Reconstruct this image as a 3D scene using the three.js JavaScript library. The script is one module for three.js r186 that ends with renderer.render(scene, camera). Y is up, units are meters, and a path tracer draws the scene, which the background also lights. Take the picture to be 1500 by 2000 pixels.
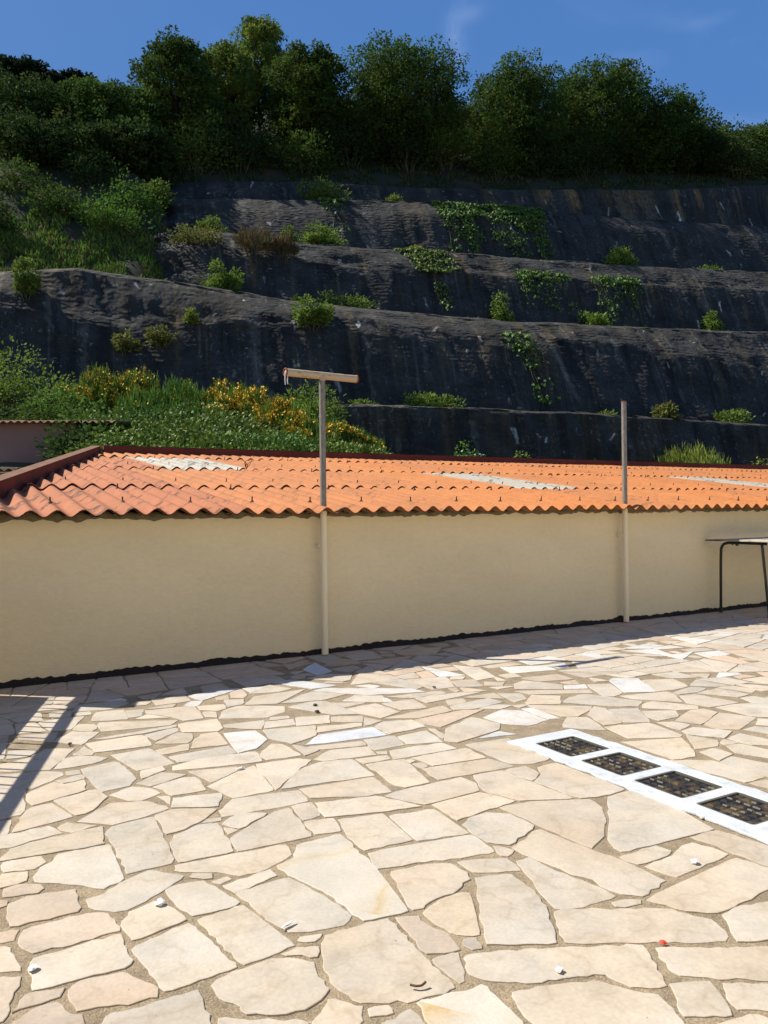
import * as THREE from 'three';
import { mergeGeometries } from 'three/addons/utils/BufferGeometryUtils.js';
import { RoundedBoxGeometry } from 'three/addons/geometries/RoundedBoxGeometry.js';
import { createNoise2D, createNoise3D } from 'simplex-noise';

// ---------------------------------------------------------------- camera, sky, sun, exposure
// world: x runs along the cream wall, -z points from the terrace towards the hill, y up, metres
const scene = new THREE.Scene();
const camera = new THREE.PerspectiveCamera(65.36, 0.75, 0.05, 600);
camera.position.set(0, 1.3, 0);
camera.rotation.set(0, -29.6 * Math.PI / 180, -0.0115, 'YXZ');
const renderer = new THREE.WebGLRenderer({ antialias: true });
renderer.toneMapping = THREE.LinearToneMapping;
renderer.toneMappingExposure = 1.86;
renderer.shadowMap.enabled = true;

const SUN = new THREE.Vector3(-1.77, 2.535, -1.52).normalize();
const sun = new THREE.DirectionalLight(new THREE.Color(1.0, 0.94, 0.84), 4.2);
sun.position.copy(SUN).multiplyScalar(120); sun.target.position.set(0, 0, 0);
sun.castShadow = true; sun.shadow.mapSize.set(4096, 4096);
Object.assign(sun.shadow.camera, { left: -80, right: 80, top: 80, bottom: -80, near: 1, far: 300 });
scene.add(sun, sun.target);

function rngOf(seed) { let a = seed >>> 0; return () => { a = (a + 0x6d2b79f5) | 0; let t = Math.imul(a ^ (a >>> 15), 1 | a); t = (t + Math.imul(t ^ (t >>> 7), 61 | t)) ^ t; return ((t ^ (t >>> 14)) >>> 0) / 4294967296; }; }
const N2 = createNoise2D(rngOf(11)), N3 = createNoise3D(rngOf(12));
const clamp = (v, a = 0, b = 1) => Math.min(b, Math.max(a, v));
const mix = (a, b, t) => a + (b - a) * t;
const sstep = (a, b, v) => { const t = clamp((v - a) / (b - a)); return t * t * (3 - 2 * t); };
const fbm = (x, y, o = 4) => { let s = 0, a = 0.5; for (let i = 0; i < o; i++) { s += a * N2(x, y); x = x * 2.03 + 7.1; y = y * 2.03 - 3.7; a *= 0.5; } return s; };

{ // clear blue sky with a few thin high wisps
  const W = 2048, Hh = 1024, data = new Float32Array(W * Hh * 4);
  const zen = [0.030, 0.080, 0.235], mid = [0.048, 0.125, 0.300], hor = [0.22, 0.34, 0.50];
  for (let j = 0; j < Hh; j++) for (let i = 0; i < W; i++) {
    const th = ((j + 0.5) / Hh - 0.5) * Math.PI, ph = ((i + 0.5) / W - 0.5) * 2 * Math.PI;
    const y = Math.sin(th), x = Math.cos(th) * Math.cos(ph), z = Math.cos(th) * Math.sin(ph);
    const e = Math.max(0, y), k = 4 * (j * W + i);
    const cosS = x * SUN.x + y * SUN.y + z * SUN.z, glow = Math.pow(clamp(cosS), 6) * 0.10 + Math.pow(clamp(cosS), 60) * 0.35;
    const a = sstep(0, 0.42, e), b = sstep(0.35, 0.95, e);
    let w = 0;
    if (y > 0.12) { const px = x / y, pz = z / y; const n = fbm(px * 0.9 + 3 + 0.4 * N2(px, pz), pz * 2.6, 5); w = Math.pow(clamp(n * 1.7 - 0.22), 1.5) * 0.025; }
    // one wisp of cirrus above the oaks
    const az = Math.atan2(x, -z) - 0.613, el = th - 0.528, bend = az + 0.010 * Math.sin(el * 60) - el * 0.35;
    const wi = Math.exp(-Math.pow(bend / 0.011, 2)) * Math.exp(-Math.pow((el - 0.005) / 0.030, 2)) * (0.6 + 0.4 * N2(az * 160, el * 90)) + 0.6 * Math.exp(-Math.pow((az - 0.012 - (el - 0.02) * 0.8) / 0.016, 2)) * Math.exp(-Math.pow((el - 0.026) / 0.008, 2));
    w += 0.055 * clamp(wi);
    for (let c = 0; c < 3; c++) {
      let v = mix(mix(hor[c], mid[c], a), zen[c], b);
      v += glow * [0.9, 0.95, 1][c] + w * [1, 1.05, 1.1][c];
      if (y < 0) v = mix(v, [0.16, 0.15, 0.12][c], sstep(0, -0.08, y));
      data[k + c] = v;
    }
    data[k + 3] = 1;
  }
  const t = new THREE.DataTexture(data, W, Hh, THREE.RGBAFormat, THREE.FloatType);
  t.mapping = THREE.EquirectangularReflectionMapping; t.magFilter = t.minFilter = THREE.LinearFilter; t.wrapS = THREE.RepeatWrapping; t.needsUpdate = true;
  scene.background = t; scene.environment = t;
}

// ---------------------------------------------------------------- helpers
const used = new Map();
function numbered(n) { const k = used.get(n) || 0; used.set(n, k + 1); return k ? n + '_' + String(k).padStart(3, '0') : n; }
function sh(o) { o.castShadow = o.receiveShadow = true; return o; }
function mesh(name, g, m, parent = scene) { const o = sh(new THREE.Mesh(g, m)); o.name = parent === scene ? numbered(name) : name; parent.add(o); return o; }
function thing(name, label, category, pos = [0, 0, 0], group) { const o = new THREE.Group(); o.name = numbered(name); o.position.set(...pos); o.userData = { label, category }; if (group) o.userData.group = group; scene.add(o); return o; }
function struct(o, label, category) { o.userData = { kind: 'structure', label, category }; return o; }
function geo(pos, idx, uv, col) {
  const g = new THREE.BufferGeometry(); g.setAttribute('position', new THREE.BufferAttribute(new Float32Array(pos), 3));
  if (uv) g.setAttribute('uv', new THREE.BufferAttribute(new Float32Array(uv), 2));
  if (col) g.setAttribute('color', new THREE.BufferAttribute(new Float32Array(col), 3));
  if (idx) g.setIndex(idx); g.computeVertexNormals(); return g;
}
function box(w, h, d, x, y, z, r = 0) { const g = r ? new RoundedBoxGeometry(w, h, d, 2, r) : new THREE.BoxGeometry(w, h, d); g.translate(x, y, z); return g.index ? g.toNonIndexed() : g; }
function tube(pts, r, seg = 10, n = 24) { return new THREE.TubeGeometry(new THREE.CatmullRomCurve3(pts.map((p) => new THREE.Vector3(...p)), false, 'catmullrom', 0.2), n, r, seg, false); }
const CY = Math.cos(29.6 * Math.PI / 180), SY = Math.sin(29.6 * Math.PI / 180), CA = Math.cos(Math.PI / 10), SA = Math.sin(Math.PI / 10);
const site = (e, n, y = 0) => [CY * e + SY * n, y, SY * e - CY * n];              // site plan: e to the right of the terrace axis, n into the hill
const hillP = (s, d, y = 0) => site(s * CA - d * SA, s * SA + d * CA, y);          // s along the rock face, d into the hill

// periodic value noise for tileable textures
function tileNoise(seed) {
  const r = rngOf(seed), P = 256, tab = new Float32Array(P * P); for (let i = 0; i < P * P; i++) tab[i] = r();
  return (x, y, p) => { const xi = Math.floor(x), yi = Math.floor(y), fx = x - xi, fy = y - yi, u = fx * fx * (3 - 2 * fx), v = fy * fy * (3 - 2 * fy);
    const m = (a) => ((a % p) + p) % p, g = (a, b) => tab[m(b) * P + m(a)];
    return mix(mix(g(xi, yi), g(xi + 1, yi), u), mix(g(xi, yi + 1), g(xi + 1, yi + 1), u), v); };
}
const TN = tileNoise(5);
const tf = (u, v, p, o = 4) => { let s = 0, a = 0.5, t = 0; for (let i = 0; i < o; i++) { s += a * TN(u * p + i * 0, v * p, p); t += a; p *= 2; a *= 0.5; if (p > 256) break; } return s / t; };
function tex(W, H, fn, srgb = true) {
  const d = new Uint8Array(W * H * 4);
  for (let j = 0; j < H; j++) for (let i = 0; i < W; i++) { const c = fn((i + 0.5) / W, (j + 0.5) / H), k = 4 * (j * W + i); d[k] = clamp(c[0]) * 255; d[k + 1] = clamp(c[1]) * 255; d[k + 2] = clamp(c[2]) * 255; d[k + 3] = 255; }
  const t = new THREE.DataTexture(d, W, H); t.wrapS = t.wrapT = THREE.RepeatWrapping; t.magFilter = THREE.LinearFilter; t.minFilter = THREE.LinearMipmapLinearFilter; t.generateMipmaps = true; if (srgb) t.colorSpace = THREE.SRGBColorSpace; t.needsUpdate = true; return t;
}
const gray = (v) => [v, v, v];
const lin = (r, g, b) => new THREE.Color().setRGB(r, g, b);
function std(o) { return new THREE.MeshStandardMaterial({ side: THREE.DoubleSide, ...o }); }

// ---------------------------------------------------------------- materials
const stoneMap = tex(1024, 1024, (u, v) => {       // cut limestone: cloudy bedding, fine speckle, hairline veins, small pits
  const w = tf(u, v, 6, 3), cl = tf(u + 0.3 * w, v, 4, 5), band = tf(u * 1 + 0.1 * w, v, 12, 4), sp = tf(u, v, 128, 1);
  const vein = Math.pow(1 - Math.abs(tf(u + 0.13, v + 0.4, 5, 5) * 2 - 1), 26), vein2 = Math.pow(1 - Math.abs(tf(u + 0.6, v + 0.1, 9, 4) * 2 - 1), 34);
  const pit = 0.16 * sstep(0.88, 0.95, tf(u + 0.2, v + 0.7, 48, 3)) + 0.10 * sstep(0.90, 0.96, tf(u + 0.6, v + 0.1, 128, 1)) * sstep(0.5, 0.7, tf(u, v + 0.3, 5, 2)), blot = sstep(0.60, 0.78, tf(u + 0.8, v + 0.35, 7, 5));
  const L = 0.90 + 0.11 * (cl - 0.5) + 0.08 * (band - 0.5) + 0.05 * (sp - 0.5) - 0.05 * vein - 0.03 * vein2 - pit - 0.05 * blot;
  const wm = (tf(u + 0.5, v + 0.2, 5, 3) - 0.5);
  return [L + 0.035 * wm, L - 0.008 * wm - 0.01 * vein, L - 0.075 * wm - 0.03 * vein];
});
const stoneBump = tex(1024, 1024, (u, v) => gray(0.5 + 0.5 * (tf(u, v, 7, 6) - 0.5) + 0.12 * (tf(u, v, 128, 2) - 0.5) - 0.35 * sstep(0.87, 0.95, tf(u + 0.2, v + 0.7, 48, 3))), false);
const marbleMap = tex(512, 512, (u, v) => {
  const w = tf(u, v, 3, 4) - 0.5, l = u * 0.55 + v * 0.2 + 0.22 * w, vein = Math.pow(1 - Math.abs(((l * 3.1) % 1 + 1) % 1 * 2 - 1), 9), v2 = Math.pow(1 - Math.abs(((l * 2.0 + 0.37) % 1 + 1) % 1 * 2 - 1), 30), L = 0.90 + 0.10 * (tf(u, v, 8, 5) - 0.5) + 0.05 * (tf(u, v, 128, 1) - 0.5);
  const st = 0.35 + 0.65 * sstep(0.4, 0.65, tf(u + 0.3, v, 3, 3));
  return [L - 0.05 * vein * st - 0.16 * v2 * st, L - 0.15 * vein * st - 0.19 * v2 * st, L - 0.33 * vein * st - 0.2 * v2 * st];
});
const mortarMap = tex(512, 512, (u, v) => { const g = tf(u, v, 128, 2), h = tf(u + 0.3, v, 8, 4); const L = 0.72 + 0.34 * (g - 0.5) + 0.2 * (h - 0.5) + (tf(u, v + 0.5, 90, 1) > 0.93 ? 0.2 : 0); return [L, L * 0.97, L * 0.92]; });
const mortarBump = tex(512, 512, (u, v) => gray(tf(u, v, 128, 2) * 0.6 + tf(u, v, 20, 3) * 0.4), false);
const SC = { c: [0.575, 0.497, 0.385], p: [0.545, 0.445, 0.335], o: [0.57, 0.445, 0.325], g: [0.525, 0.462, 0.375], w: [0.63, 0.60, 0.545], b: [0.61, 0.63, 0.64], m: [0.63, 0.565, 0.455] };
const M = {
  stone: std({ vertexColors: true, map: stoneMap, bumpMap: stoneBump, bumpScale: 0.004, roughness: 0.78 }),
  marble: std({ vertexColors: true, map: marbleMap, bumpMap: stoneBump, bumpScale: 0.0015, roughness: 0.55 }),
  mortar: std({ color: lin(0.50, 0.415, 0.29), map: mortarMap, bumpMap: mortarBump, bumpScale: 0.003, roughness: 0.95 }),
  plaster: std({ color: lin(0.84, 0.705, 0.435), roughness: 0.82,
    map: tex(1024, 512, (u, v) => { const L = 0.965 + 0.05 * (tf(u, v, 3, 4) - 0.5) + 0.03 * (tf(u, v, 60, 2) - 0.5), sc = Math.pow(tf(u + 0.3, v + 0.1, 20, 3), 8) * 0.8; return [L - 0.06 * sc, L - 0.08 * sc, L - 0.1 * sc]; }),
    bumpMap: tex(512, 512, (u, v) => gray(0.6 * tf(u, v, 8, 5) + 0.4 * tf(u, v, 100, 2)), false), bumpScale: 0.006 }),
  mortarFill: std({ color: lin(0.42, 0.36, 0.21), map: mortarMap, bumpMap: mortarBump, bumpScale: 0.01, roughness: 0.95 }),
  tar: std({ color: lin(0.014, 0.009, 0.007), roughness: 0.9, bumpMap: mortarBump, bumpScale: 0.006 }),
  creamPaint: std({ color: lin(0.84, 0.72, 0.48), roughness: 0.6, bumpMap: mortarBump, bumpScale: 0.001 }),
  galv: std({ color: lin(0.36, 0.34, 0.30), metalness: 0.25, roughness: 0.55, map: tex(256, 256, (u, v) => { const n = tf(u, v, 32, 3), L = 0.8 + 0.35 * (n - 0.5); return [L, L * 0.985, L * 0.95]; }) }),
  pipe: std({ color: lin(0.55, 0.43, 0.28), roughness: 0.6, map: tex(256, 256, (u, v) => { const n = tf(u, v, 12, 4), r = sstep(0.6, 0.75, n); return [0.95 - 0.1 * r, 0.95 - 0.25 * r, 0.93 - 0.35 * r]; }) }),
  rust: std({ color: lin(0.24, 0.055, 0.022), roughness: 0.9, bumpMap: mortarBump, bumpScale: 0.003 }),
  darkSteel: std({ color: lin(0.022, 0.021, 0.016), metalness: 0.3, roughness: 0.45 }),
  hook: std({ color: lin(0.07, 0.025, 0.016), roughness: 0.8 }),
  white: std({ color: lin(0.72, 0.72, 0.70), roughness: 0.7 }),
  wood: std({ color: lin(0.20, 0.13, 0.07), roughness: 0.85, map: tex(256, 256, (u, v) => gray(0.75 + 0.4 * (tf(u * 0.2, v * 4, 16, 3) - 0.5))) }),
};
const sheetTex = (stain, seed) => tex(512, 512, (u, v) => {
  const a = tf(u + seed, v, 6, 4), f = tf(u, v + seed, 64, 2), s = tf(u + seed * 2, v * 1 + seed, 10, 4), fine = tf(u, v * 1, 48, 3);
  const dk = stain * sstep(0.56, 0.76, s) * sstep(0.35, 0.65, fine), L = 0.93 + 0.12 * (a - 0.5) + 0.09 * (f - 0.5) - 0.62 * dk;
  return [L, L * (1 - 0.02 * (a - 0.5)) + 0.03 * dk, L + 0.03 * dk];
});
const fibreBump = tex(256, 256, (u, v) => gray(0.5 * tf(u, v, 64, 2) + 0.5 * tf(u, v, 16, 3)), false);
const sheetMats = [0.12, 0.28, 0.2].map((s, i) => std({ color: lin([0.47, 0.44, 0.48][i], [0.170, 0.160, 0.165][i], [0.044, 0.046, 0.040][i]), map: sheetTex(s, 0.13 + i * 0.29), bumpMap: fibreBump, bumpScale: 0.003, roughness: 0.85 }));
const stainedSheets = [0.75, 1.0].map((s, i) => std({ color: lin(0.39, 0.135, 0.052), map: sheetTex(s, 0.41 + i * 0.37), bumpMap: fibreBump, bumpScale: 0.004, roughness: 0.88 }));
const skylightMat = std({ color: lin(0.40, 0.385, 0.345), roughness: 0.6, map: tex(512, 512, (u, v) => { const s = tf(u * 1, v * 1, 24, 4), st = tf(u, v + 0.2, 6, 4), L = 0.92 - 0.5 * sstep(0.52, 0.72, st) * sstep(0.3, 0.7, s) + 0.1 * (s - 0.5); return [L, L * 0.975, L * 0.92]; }) });
const flashing = std({ color: lin(0.19, 0.034, 0.014), roughness: 0.8, map: tex(256, 256, (u, v) => gray(0.85 + 0.3 * (tf(u, v, 16, 4) - 0.5))) });
const flashingTop = std({ color: lin(0.34, 0.16, 0.075), roughness: 0.85, map: mortarMap });

// ---------------------------------------------------------------- ground, terrace, paving
const D = 6.679;                                     // distance of the wall plane
const leftX = (n) => 0.15 - 0.303 * (6.68 - n);      // skewed left boundary of the terrace and of the low building
{
  const g = new THREE.PlaneGeometry(500, 500, 1, 1); g.rotateX(-Math.PI / 2); g.translate(0, -2.6, 0);
  struct(mesh('ground', g, std({ color: lin(0.10, 0.095, 0.05), roughness: 1 })), 'bare ground around the terrace and hill', 'ground');
}
const terrace = new THREE.Group(); terrace.name = 'terrace_floor'; scene.add(terrace); struct(terrace, 'cream crazy paving terrace with sandy joints in front of the wall', 'paving');
{
  const zb = 2.5, xr = 14, pts = [[leftX(D) - 0.1, -D - 0.1], [xr, -D - 0.1], [xr, zb], [leftX(-zb) - 0.1, zb]];
  const shape = new THREE.Shape(pts.map(([x, z]) => new THREE.Vector2(x, -z)));
  const g = new THREE.ExtrudeGeometry(shape, { depth: 2.55, bevelEnabled: false }); g.rotateX(-Math.PI / 2); g.translate(0, -2.55, 0);
  const uv = g.attributes.uv, p = g.attributes.position; for (let i = 0; i < p.count; i++) uv.setXY(i, p.getX(i) / 0.45, p.getZ(i) / 0.45);
  mesh('mortar_bed', g, M.mortar, terrace);
}
const STRIP = { x: 3.03, hw: 0.235, n: [3.284, 2.93, 2.576, 2.222, 1.868, 1.514], b: 0.146 };
const TRACED = [
['c',65,-433,83,-437,85,-433,87,-402,82,-393,68,-391,67,-401],
['c',72,-385,82,-391,88,-383,91,-376,82,-370,78,-374],
['c',84,-395,100,-406,108,-396,90,-387],
['c',92,-413,102,-414,103,-408,90,-402],
['c',90,-386,106,-392,113,-390,113,-381,112,-368,95,-369,94,-379],
['c',85,-448,104,-450,109,-417,90,-415],
['c',53,-439,60,-456,69,-457,82,-445,72,-438],
['c',58,-433,65,-432,64,-426,58,-426],
['c',52,-420,64,-424,65,-416,54,-414],
['c',25,-444,46,-440,57,-433,57,-427,50,-421,41,-415,24,-426],
['c',37,-407,51,-419,55,-412,63,-413,63,-398,38,-389,38,-395,39,-404],
['c',47,-392,67,-397,70,-383,61,-369,53,-366],
['c',27,-360,35,-385,38,-388,46,-388,52,-366],
['c',52,-359,62,-369,69,-375,84,-369,91,-354,80,-350,66,-348,65,-347],
['c',89,-373,95,-370,92,-358],
['c',95,-366,117,-361,110,-345,91,-354],
['c',83,-349,91,-350,108,-342,97,-331,90,-327,82,-326],
['c',20,-359,42,-361,46,-349,34,-348,30,-346,19,-345],
['c',44,-357,49,-360,58,-351,49,-348,47,-350],
['c',22,-334,27,-342,33,-344,48,-346,60,-347,60,-340,58,-335,58,-330,40,-332],
['c',60,-339,64,-346,82,-348,81,-327,79,-305,76,-299,61,-298,62,-307,62,-318,61,-327],
['c',31,-313,34,-320,39,-323,41,-329,60,-328,59,-294,51,-289,46,-296,31,-308],
['c',23,-331,35,-330,35,-324,32,-319,22,-322],
['c',21,-321,29,-318,28,-311,20,-310],
['c',82,-317,85,-323,95,-329,104,-327,100,-296,79,-297,80,-309],
['c',77,-296,120,-292,118,-282,112,-278,102,-274,95,-275,89,-282,78,-289,76,-291],
['c',79,-283,81,-286,87,-282,86,-278],
['c',24,-422,38,-414,36,-404,35,-389,33,-380,21,-380],
['c',21,-379,29,-376,26,-359,20,-359],
['c',46,-468,54,-481,69,-472,52,-439,26,-451,26,-463],
['c',113,-399,134,-393,134,-388,117,-379,115,-394],
['c',113,-373,135,-388,144,-392,139,-351,119,-351,116,-364],
['c',146,-392,167,-388,171,-384,160,-372,149,-361,140,-352],
['c',107,-413,122,-418,153,-414,150,-395,128,-399,105,-405],
['c',144,-352,153,-365,164,-374,175,-377,191,-374,189,-345],
['c',149,-347,188,-344,185,-320,168,-323,149,-333],
['c',108,-340,118,-351,149,-346,147,-330,129,-330,107,-332],
['c',138,-328,146,-327,144,-312,137,-312],
['c',104,-324,110,-330,117,-331,126,-326,109,-315],
['c',104,-322,109,-315,103,-312],
['c',103,-309,114,-317,128,-326,136,-327,132,-293,101,-295],
['c',149,-325,175,-319,180,-310,185,-299,168,-302,145,-309],
['c',136,-308,147,-306,144,-292,133,-294],
['c',149,-303,168,-300,168,-297,164,-270,145,-272,145,-278,144,-285,147,-296],
['m',109,-276,118,-279,123,-289,143,-290,140,-254,134,-222,118,-224,117,-232,116,-246,113,-257,110,-266],
['c',149,-268,188,-262,186,-244,171,-246,158,-250,140,-254,141,-261,143,-268],
['c',87,-271,107,-275,107,-268,89,-263],
['c',85,-276,91,-277,92,-274,87,-272],
['c',97,-330,101,-334,107,-332,106,-328],
['c',69,-278,74,-280,83,-278,89,-256,84,-254,72,-255,70,-261,69,-271],
['c',193,-363,215,-360,210,-335,207,-322,193,-322,190,-327],
['c',214,-342,253,-338,257,-320,212,-323],
['c',214,-351,220,-350,219,-342,214,-341],
['c',179,-317,189,-318,223,-320,224,-310,220,-301,189,-299],
['c',231,-319,247,-318,250,-271,228,-281,223,-299],
['c',248,-318,260,-317,260,-305,250,-299],
['c',191,-298,219,-299,226,-282,192,-278],
['c',169,-296,189,-292,187,-264,166,-268],
['c',191,-271,197,-275,206,-276,213,-270,215,-263,214,-256,194,-246,188,-252,188,-261],
['c',188,-249,193,-241,187,-238,185,-240],
['c',216,-278,231,-278,255,-266,251,-257,242,-244,231,-234,220,-229,217,-241,216,-253,216,-264],
['c',249,-297,260,-304,266,-311,278,-313,279,-267,268,-266,253,-269,252,-272,252,-282],
['c',193,-244,206,-249,210,-252,215,-252,218,-228,221,-215,222,-194,206,-190,201,-195,199,-203,201,-208,197,-214,196,-223,194,-233],
['c',168,-244,176,-242,186,-237,184,-226,168,-234],
['c',143,-250,157,-248,165,-244,166,-235,164,-230,160,-230,156,-226,143,-224,139,-221,135,-222,138,-233],
['c',166,-230,171,-229,179,-226,178,-219,178,-212,174,-202,162,-183,143,-193,155,-212],
['c',187,-234,194,-234,194,-223,196,-213,199,-203,199,-195,184,-195,175,-199,179,-212,183,-222],
['c',264,-264,279,-265,283,-251,274,-215,261,-216,244,-217,226,-219,226,-223,233,-233,243,-242,251,-251],
['c',222,-216,242,-217,243,-210,238,-208,223,-208],
['c',224,-206,240,-207,250,-211,256,-211,259,-197,227,-194],
['c',261,-214,274,-214,277,-193,277,-185,263,-179,263,-184,261,-196,263,-208],
['c',204,-188,218,-190,259,-194,262,-178,255,-173,244,-172,226,-170,218,-170,210,-176,208,-182],
['c',218,-169,226,-170,244,-166,220,-150,208,-156,214,-163],
['c',174,-198,181,-196,208,-180,209,-175,213,-169,211,-162,206,-158,185,-170,164,-182],
['c',194,-193,199,-192,204,-189,202,-187,193,-190],
['c',133,-191,137,-191,147,-187,162,-180,183,-169,173,-151,164,-156,163,-160,163,-164,160,-166,151,-169,149,-169,143,-171,137,-175,132,-179,130,-183,131,-187],
['c',185,-166,217,-148,202,-137,196,-141,180,-153,180,-157,182,-162],
['c',174,-152,185,-147,177,-134,166,-140],
['c',187,-145,200,-136,189,-129,180,-135,182,-140],
['c',135,-171,145,-168,153,-165,159,-162,162,-157,165,-152,168,-150,165,-142,163,-137,131,-156,132,-163],
['c',137,-219,149,-224,156,-224,158,-222,145,-198,139,-202,138,-207,137,-214],
['p',128,-221,135,-218,134,-212,137,-204,136,-201,135,-195,125,-198],
['c',104,-223,109,-223,126,-222,124,-197,123,-180,117,-180,111,-181,102,-185,96,-189,95,-200,96,-206,100,-217],
['c',125,-195,134,-194,127,-181,125,-181,125,-188],
['g',139,-199,143,-198,141,-192,138,-193,137,-196],
['m',110,-180,121,-179,127,-177,130,-178,131,-176,130,-165,129,-157,108,-170],
['c',98,-184,104,-183,103,-179,97,-181],
['c',98,-177,104,-178,108,-179,108,-170,96,-177],
['c',89,-263,104,-265,110,-265,111,-260,115,-244,117,-229,112,-225,101,-227,95,-230,92,-243,90,-257],
['c',73,-252,89,-254,94,-222,77,-220],
['c',95,-224,97,-226,104,-224,100,-221],
['c',88,-220,94,-221,100,-218,97,-213],
['c',66,-215,68,-217,76,-218,85,-219,89,-217,95,-211,93,-206,93,-197,89,-194,86,-193,79,-193,70,-198,70,-202,67,-206,66,-210],
['c',83,-187,87,-189,91,-194,98,-186,93,-179,82,-185],
['c',51,-245,57,-248,70,-252,71,-248,75,-220,61,-219,54,-219,52,-237],
['c',63,-201,83,-187,82,-185,61,-197],
['g',38,-216,49,-215,62,-215,61,-198,36,-212],
['c',44,-285,45,-286,51,-286,52,-289,59,-293,68,-297,78,-285,69,-278,59,-272,55,-270,51,-271,44,-279],
['c',51,-261,55,-269,64,-272,67,-266,70,-254,52,-250,51,-258],
['p',21,-295,27,-298,43,-295,41,-277,20,-278],
['p',22,-267,24,-274,43,-275,49,-271,50,-258,25,-258,23,-262],
['c',24,-253,25,-255,50,-256,49,-249,50,-239,47,-236,36,-237,23,-238],
['p',31,-233,35,-236,46,-235,47,-233,52,-224,52,-217,32,-222],
['p',20,-301,21,-308,25,-309,33,-305,33,-301,31,-298],
['p',15,-277,23,-275,21,-269,15,-271],
['c',15,-269,18,-267,20,-260,21,-250,14,-254],
['p',14,-250,21,-247,15,-227,12,-228],
['p',17,-230,21,-237,31,-235,29,-231,22,-231],
['p',16,-225,22,-229,28,-229,30,-221,33,-220,33,-215],
['p',17,-301,22,-298,21,-294,16,-292],
['c',86,-529,93,-551,111,-549,108,-521],
['c',111,-546,123,-544,118,-526,108,-525],
['c',122,-539,153,-534,150,-498,138,-500,133,-514,123,-531],
['c',113,-520,121,-528,131,-512],
['c',88,-518,91,-522,134,-502,127,-493,88,-501],
['c',132,-493,137,-492,155,-491,153,-469,148,-465,130,-473],
['c',80,-486,131,-492,129,-488,107,-485,90,-485],
['c',75,-513,79,-524,87,-521,87,-509,83,-505],
['c',108,-480,128,-485,128,-478,111,-463],
['c',75,-479,107,-481,109,-474,107,-455,77,-458,77,-466],
['c',109,-458,126,-473,131,-466,129,-455,125,-449],
['c',124,-438,130,-451,138,-461,147,-463,144,-435],
['w',149,-458,168,-454,167,-432,155,-418,143,-415],
['c',108,-444,125,-447,122,-436,108,-435],
['c',109,-430,144,-432,143,-416,111,-417],
['c',62,-494,73,-509,87,-500,73,-479],
['c',65,-459,74,-475,77,-459,75,-454],
['c',88,-578,113,-576,116,-568,103,-557,81,-562],
['c',135,-568,157,-571,155,-551,133,-550],
['w',158,-566,185,-573,198,-569,163,-547],
['c',156,-531,171,-527,169,-515,163,-512,154,-520],
['c',159,-495,168,-512,179,-516,204,-500,198,-487,185,-480,159,-493],
['c',155,-476,180,-473,172,-454,154,-469],
['c',155,-513,161,-510,157,-496,151,-500],
['w',242,-531,251,-534,304,-499,308,-487,267,-500],
['c',199,-549,221,-567,230,-549,219,-545],
['w',228,-574,242,-576,262,-539,244,-540],
['c',205,-509,239,-529,255,-510,234,-504],
['c',246,-492,260,-503,276,-492,268,-476],
['c',276,-487,318,-481,319,-473,290,-474],
['c',186,-518,199,-536,238,-540,204,-509],
['c',207,-496,226,-500,234,-498,237,-456,225,-463],
['c',237,-492,256,-481,239,-477],
['c',239,-471,260,-473,262,-447,246,-440,239,-456],
['c',266,-470,288,-470,283,-447,268,-451],
['c',292,-473,323,-472,341,-464,292,-458],
['g',301,-440,333,-444,335,-432,310,-427,296,-431],
['c',247,-437,294,-443,294,-431,265,-427],
['o',262,-423,300,-428,311,-422,266,-403,262,-412],
['c',233,-423,242,-430,258,-424,257,-408,232,-405],
['c',201,-467,220,-462,213,-445,194,-450],
['c',220,-458,237,-450,231,-437,215,-447],
['c',237,-445,242,-433,228,-428],
['c',180,-470,197,-466,193,-453,175,-456],
['c',187,-478,196,-474,196,-469,185,-472],
['c',172,-452,201,-444,194,-424,176,-418,170,-433],
['c',203,-441,228,-434,226,-429,198,-430],
['b',182,-411,196,-425,230,-422,230,-404,192,-410],
['c',181,-406,212,-401,209,-394,186,-398],
['c',213,-403,232,-400,228,-382,210,-382],
['c',233,-398,253,-398,249,-376,230,-382],
['g',257,-403,261,-400,257,-383,253,-380],
['c',251,-376,266,-397,295,-411,301,-389,292,-378,255,-369],
['c',151,-406,166,-424,171,-419,172,-394,152,-396],
['c',175,-413,184,-398,173,-393],
['c',176,-384,189,-393,209,-389,206,-374,178,-380],
['c',209,-378,213,-376,211,-373,207,-374],
['c',216,-376,247,-373,248,-362,211,-363],
['c',193,-373,210,-370,209,-364,193,-364],
['c',214,-358,218,-359,219,-354,214,-352],
['c',219,-359,252,-358,252,-340,222,-343,221,-349],
['c',257,-365,286,-362,282,-346,280,-320,267,-318,257,-324,256,-343],
['w',302,-405,323,-416,333,-405,330,-380,313,-378,302,-387],
['c',313,-425,327,-428,335,-421,323,-417],
['w',272,-370,289,-374,293,-366],
['w',448,-442,455,-446,470,-436,445,-399,427,-408],
['g',422,-442,439,-434,425,-408,411,-403,405,-407,415,-430],
['c',370,-458,379,-470,391,-476,407,-451,397,-440],
['w',406,-449,421,-443,413,-433,399,-439],
['c',365,-452,411,-428,406,-421,368,-440],
['c',349,-421,366,-436,379,-424,365,-409,348,-418],
['c',369,-409,383,-418,399,-420,417,-383,404,-374,388,-384],
['c',345,-414,377,-391,367,-383,352,-378,345,-382,344,-401],
['w',335,-410,341,-408,339,-380,332,-381],
['g',361,-376,379,-389,382,-382,364,-351,353,-354],
['g',381,-380,399,-371,380,-345,366,-351],
['c',396,-365,414,-354,403,-343,388,-344,388,-352],
['c',333,-366,345,-377,354,-371,344,-346,340,-350,329,-362],
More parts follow.
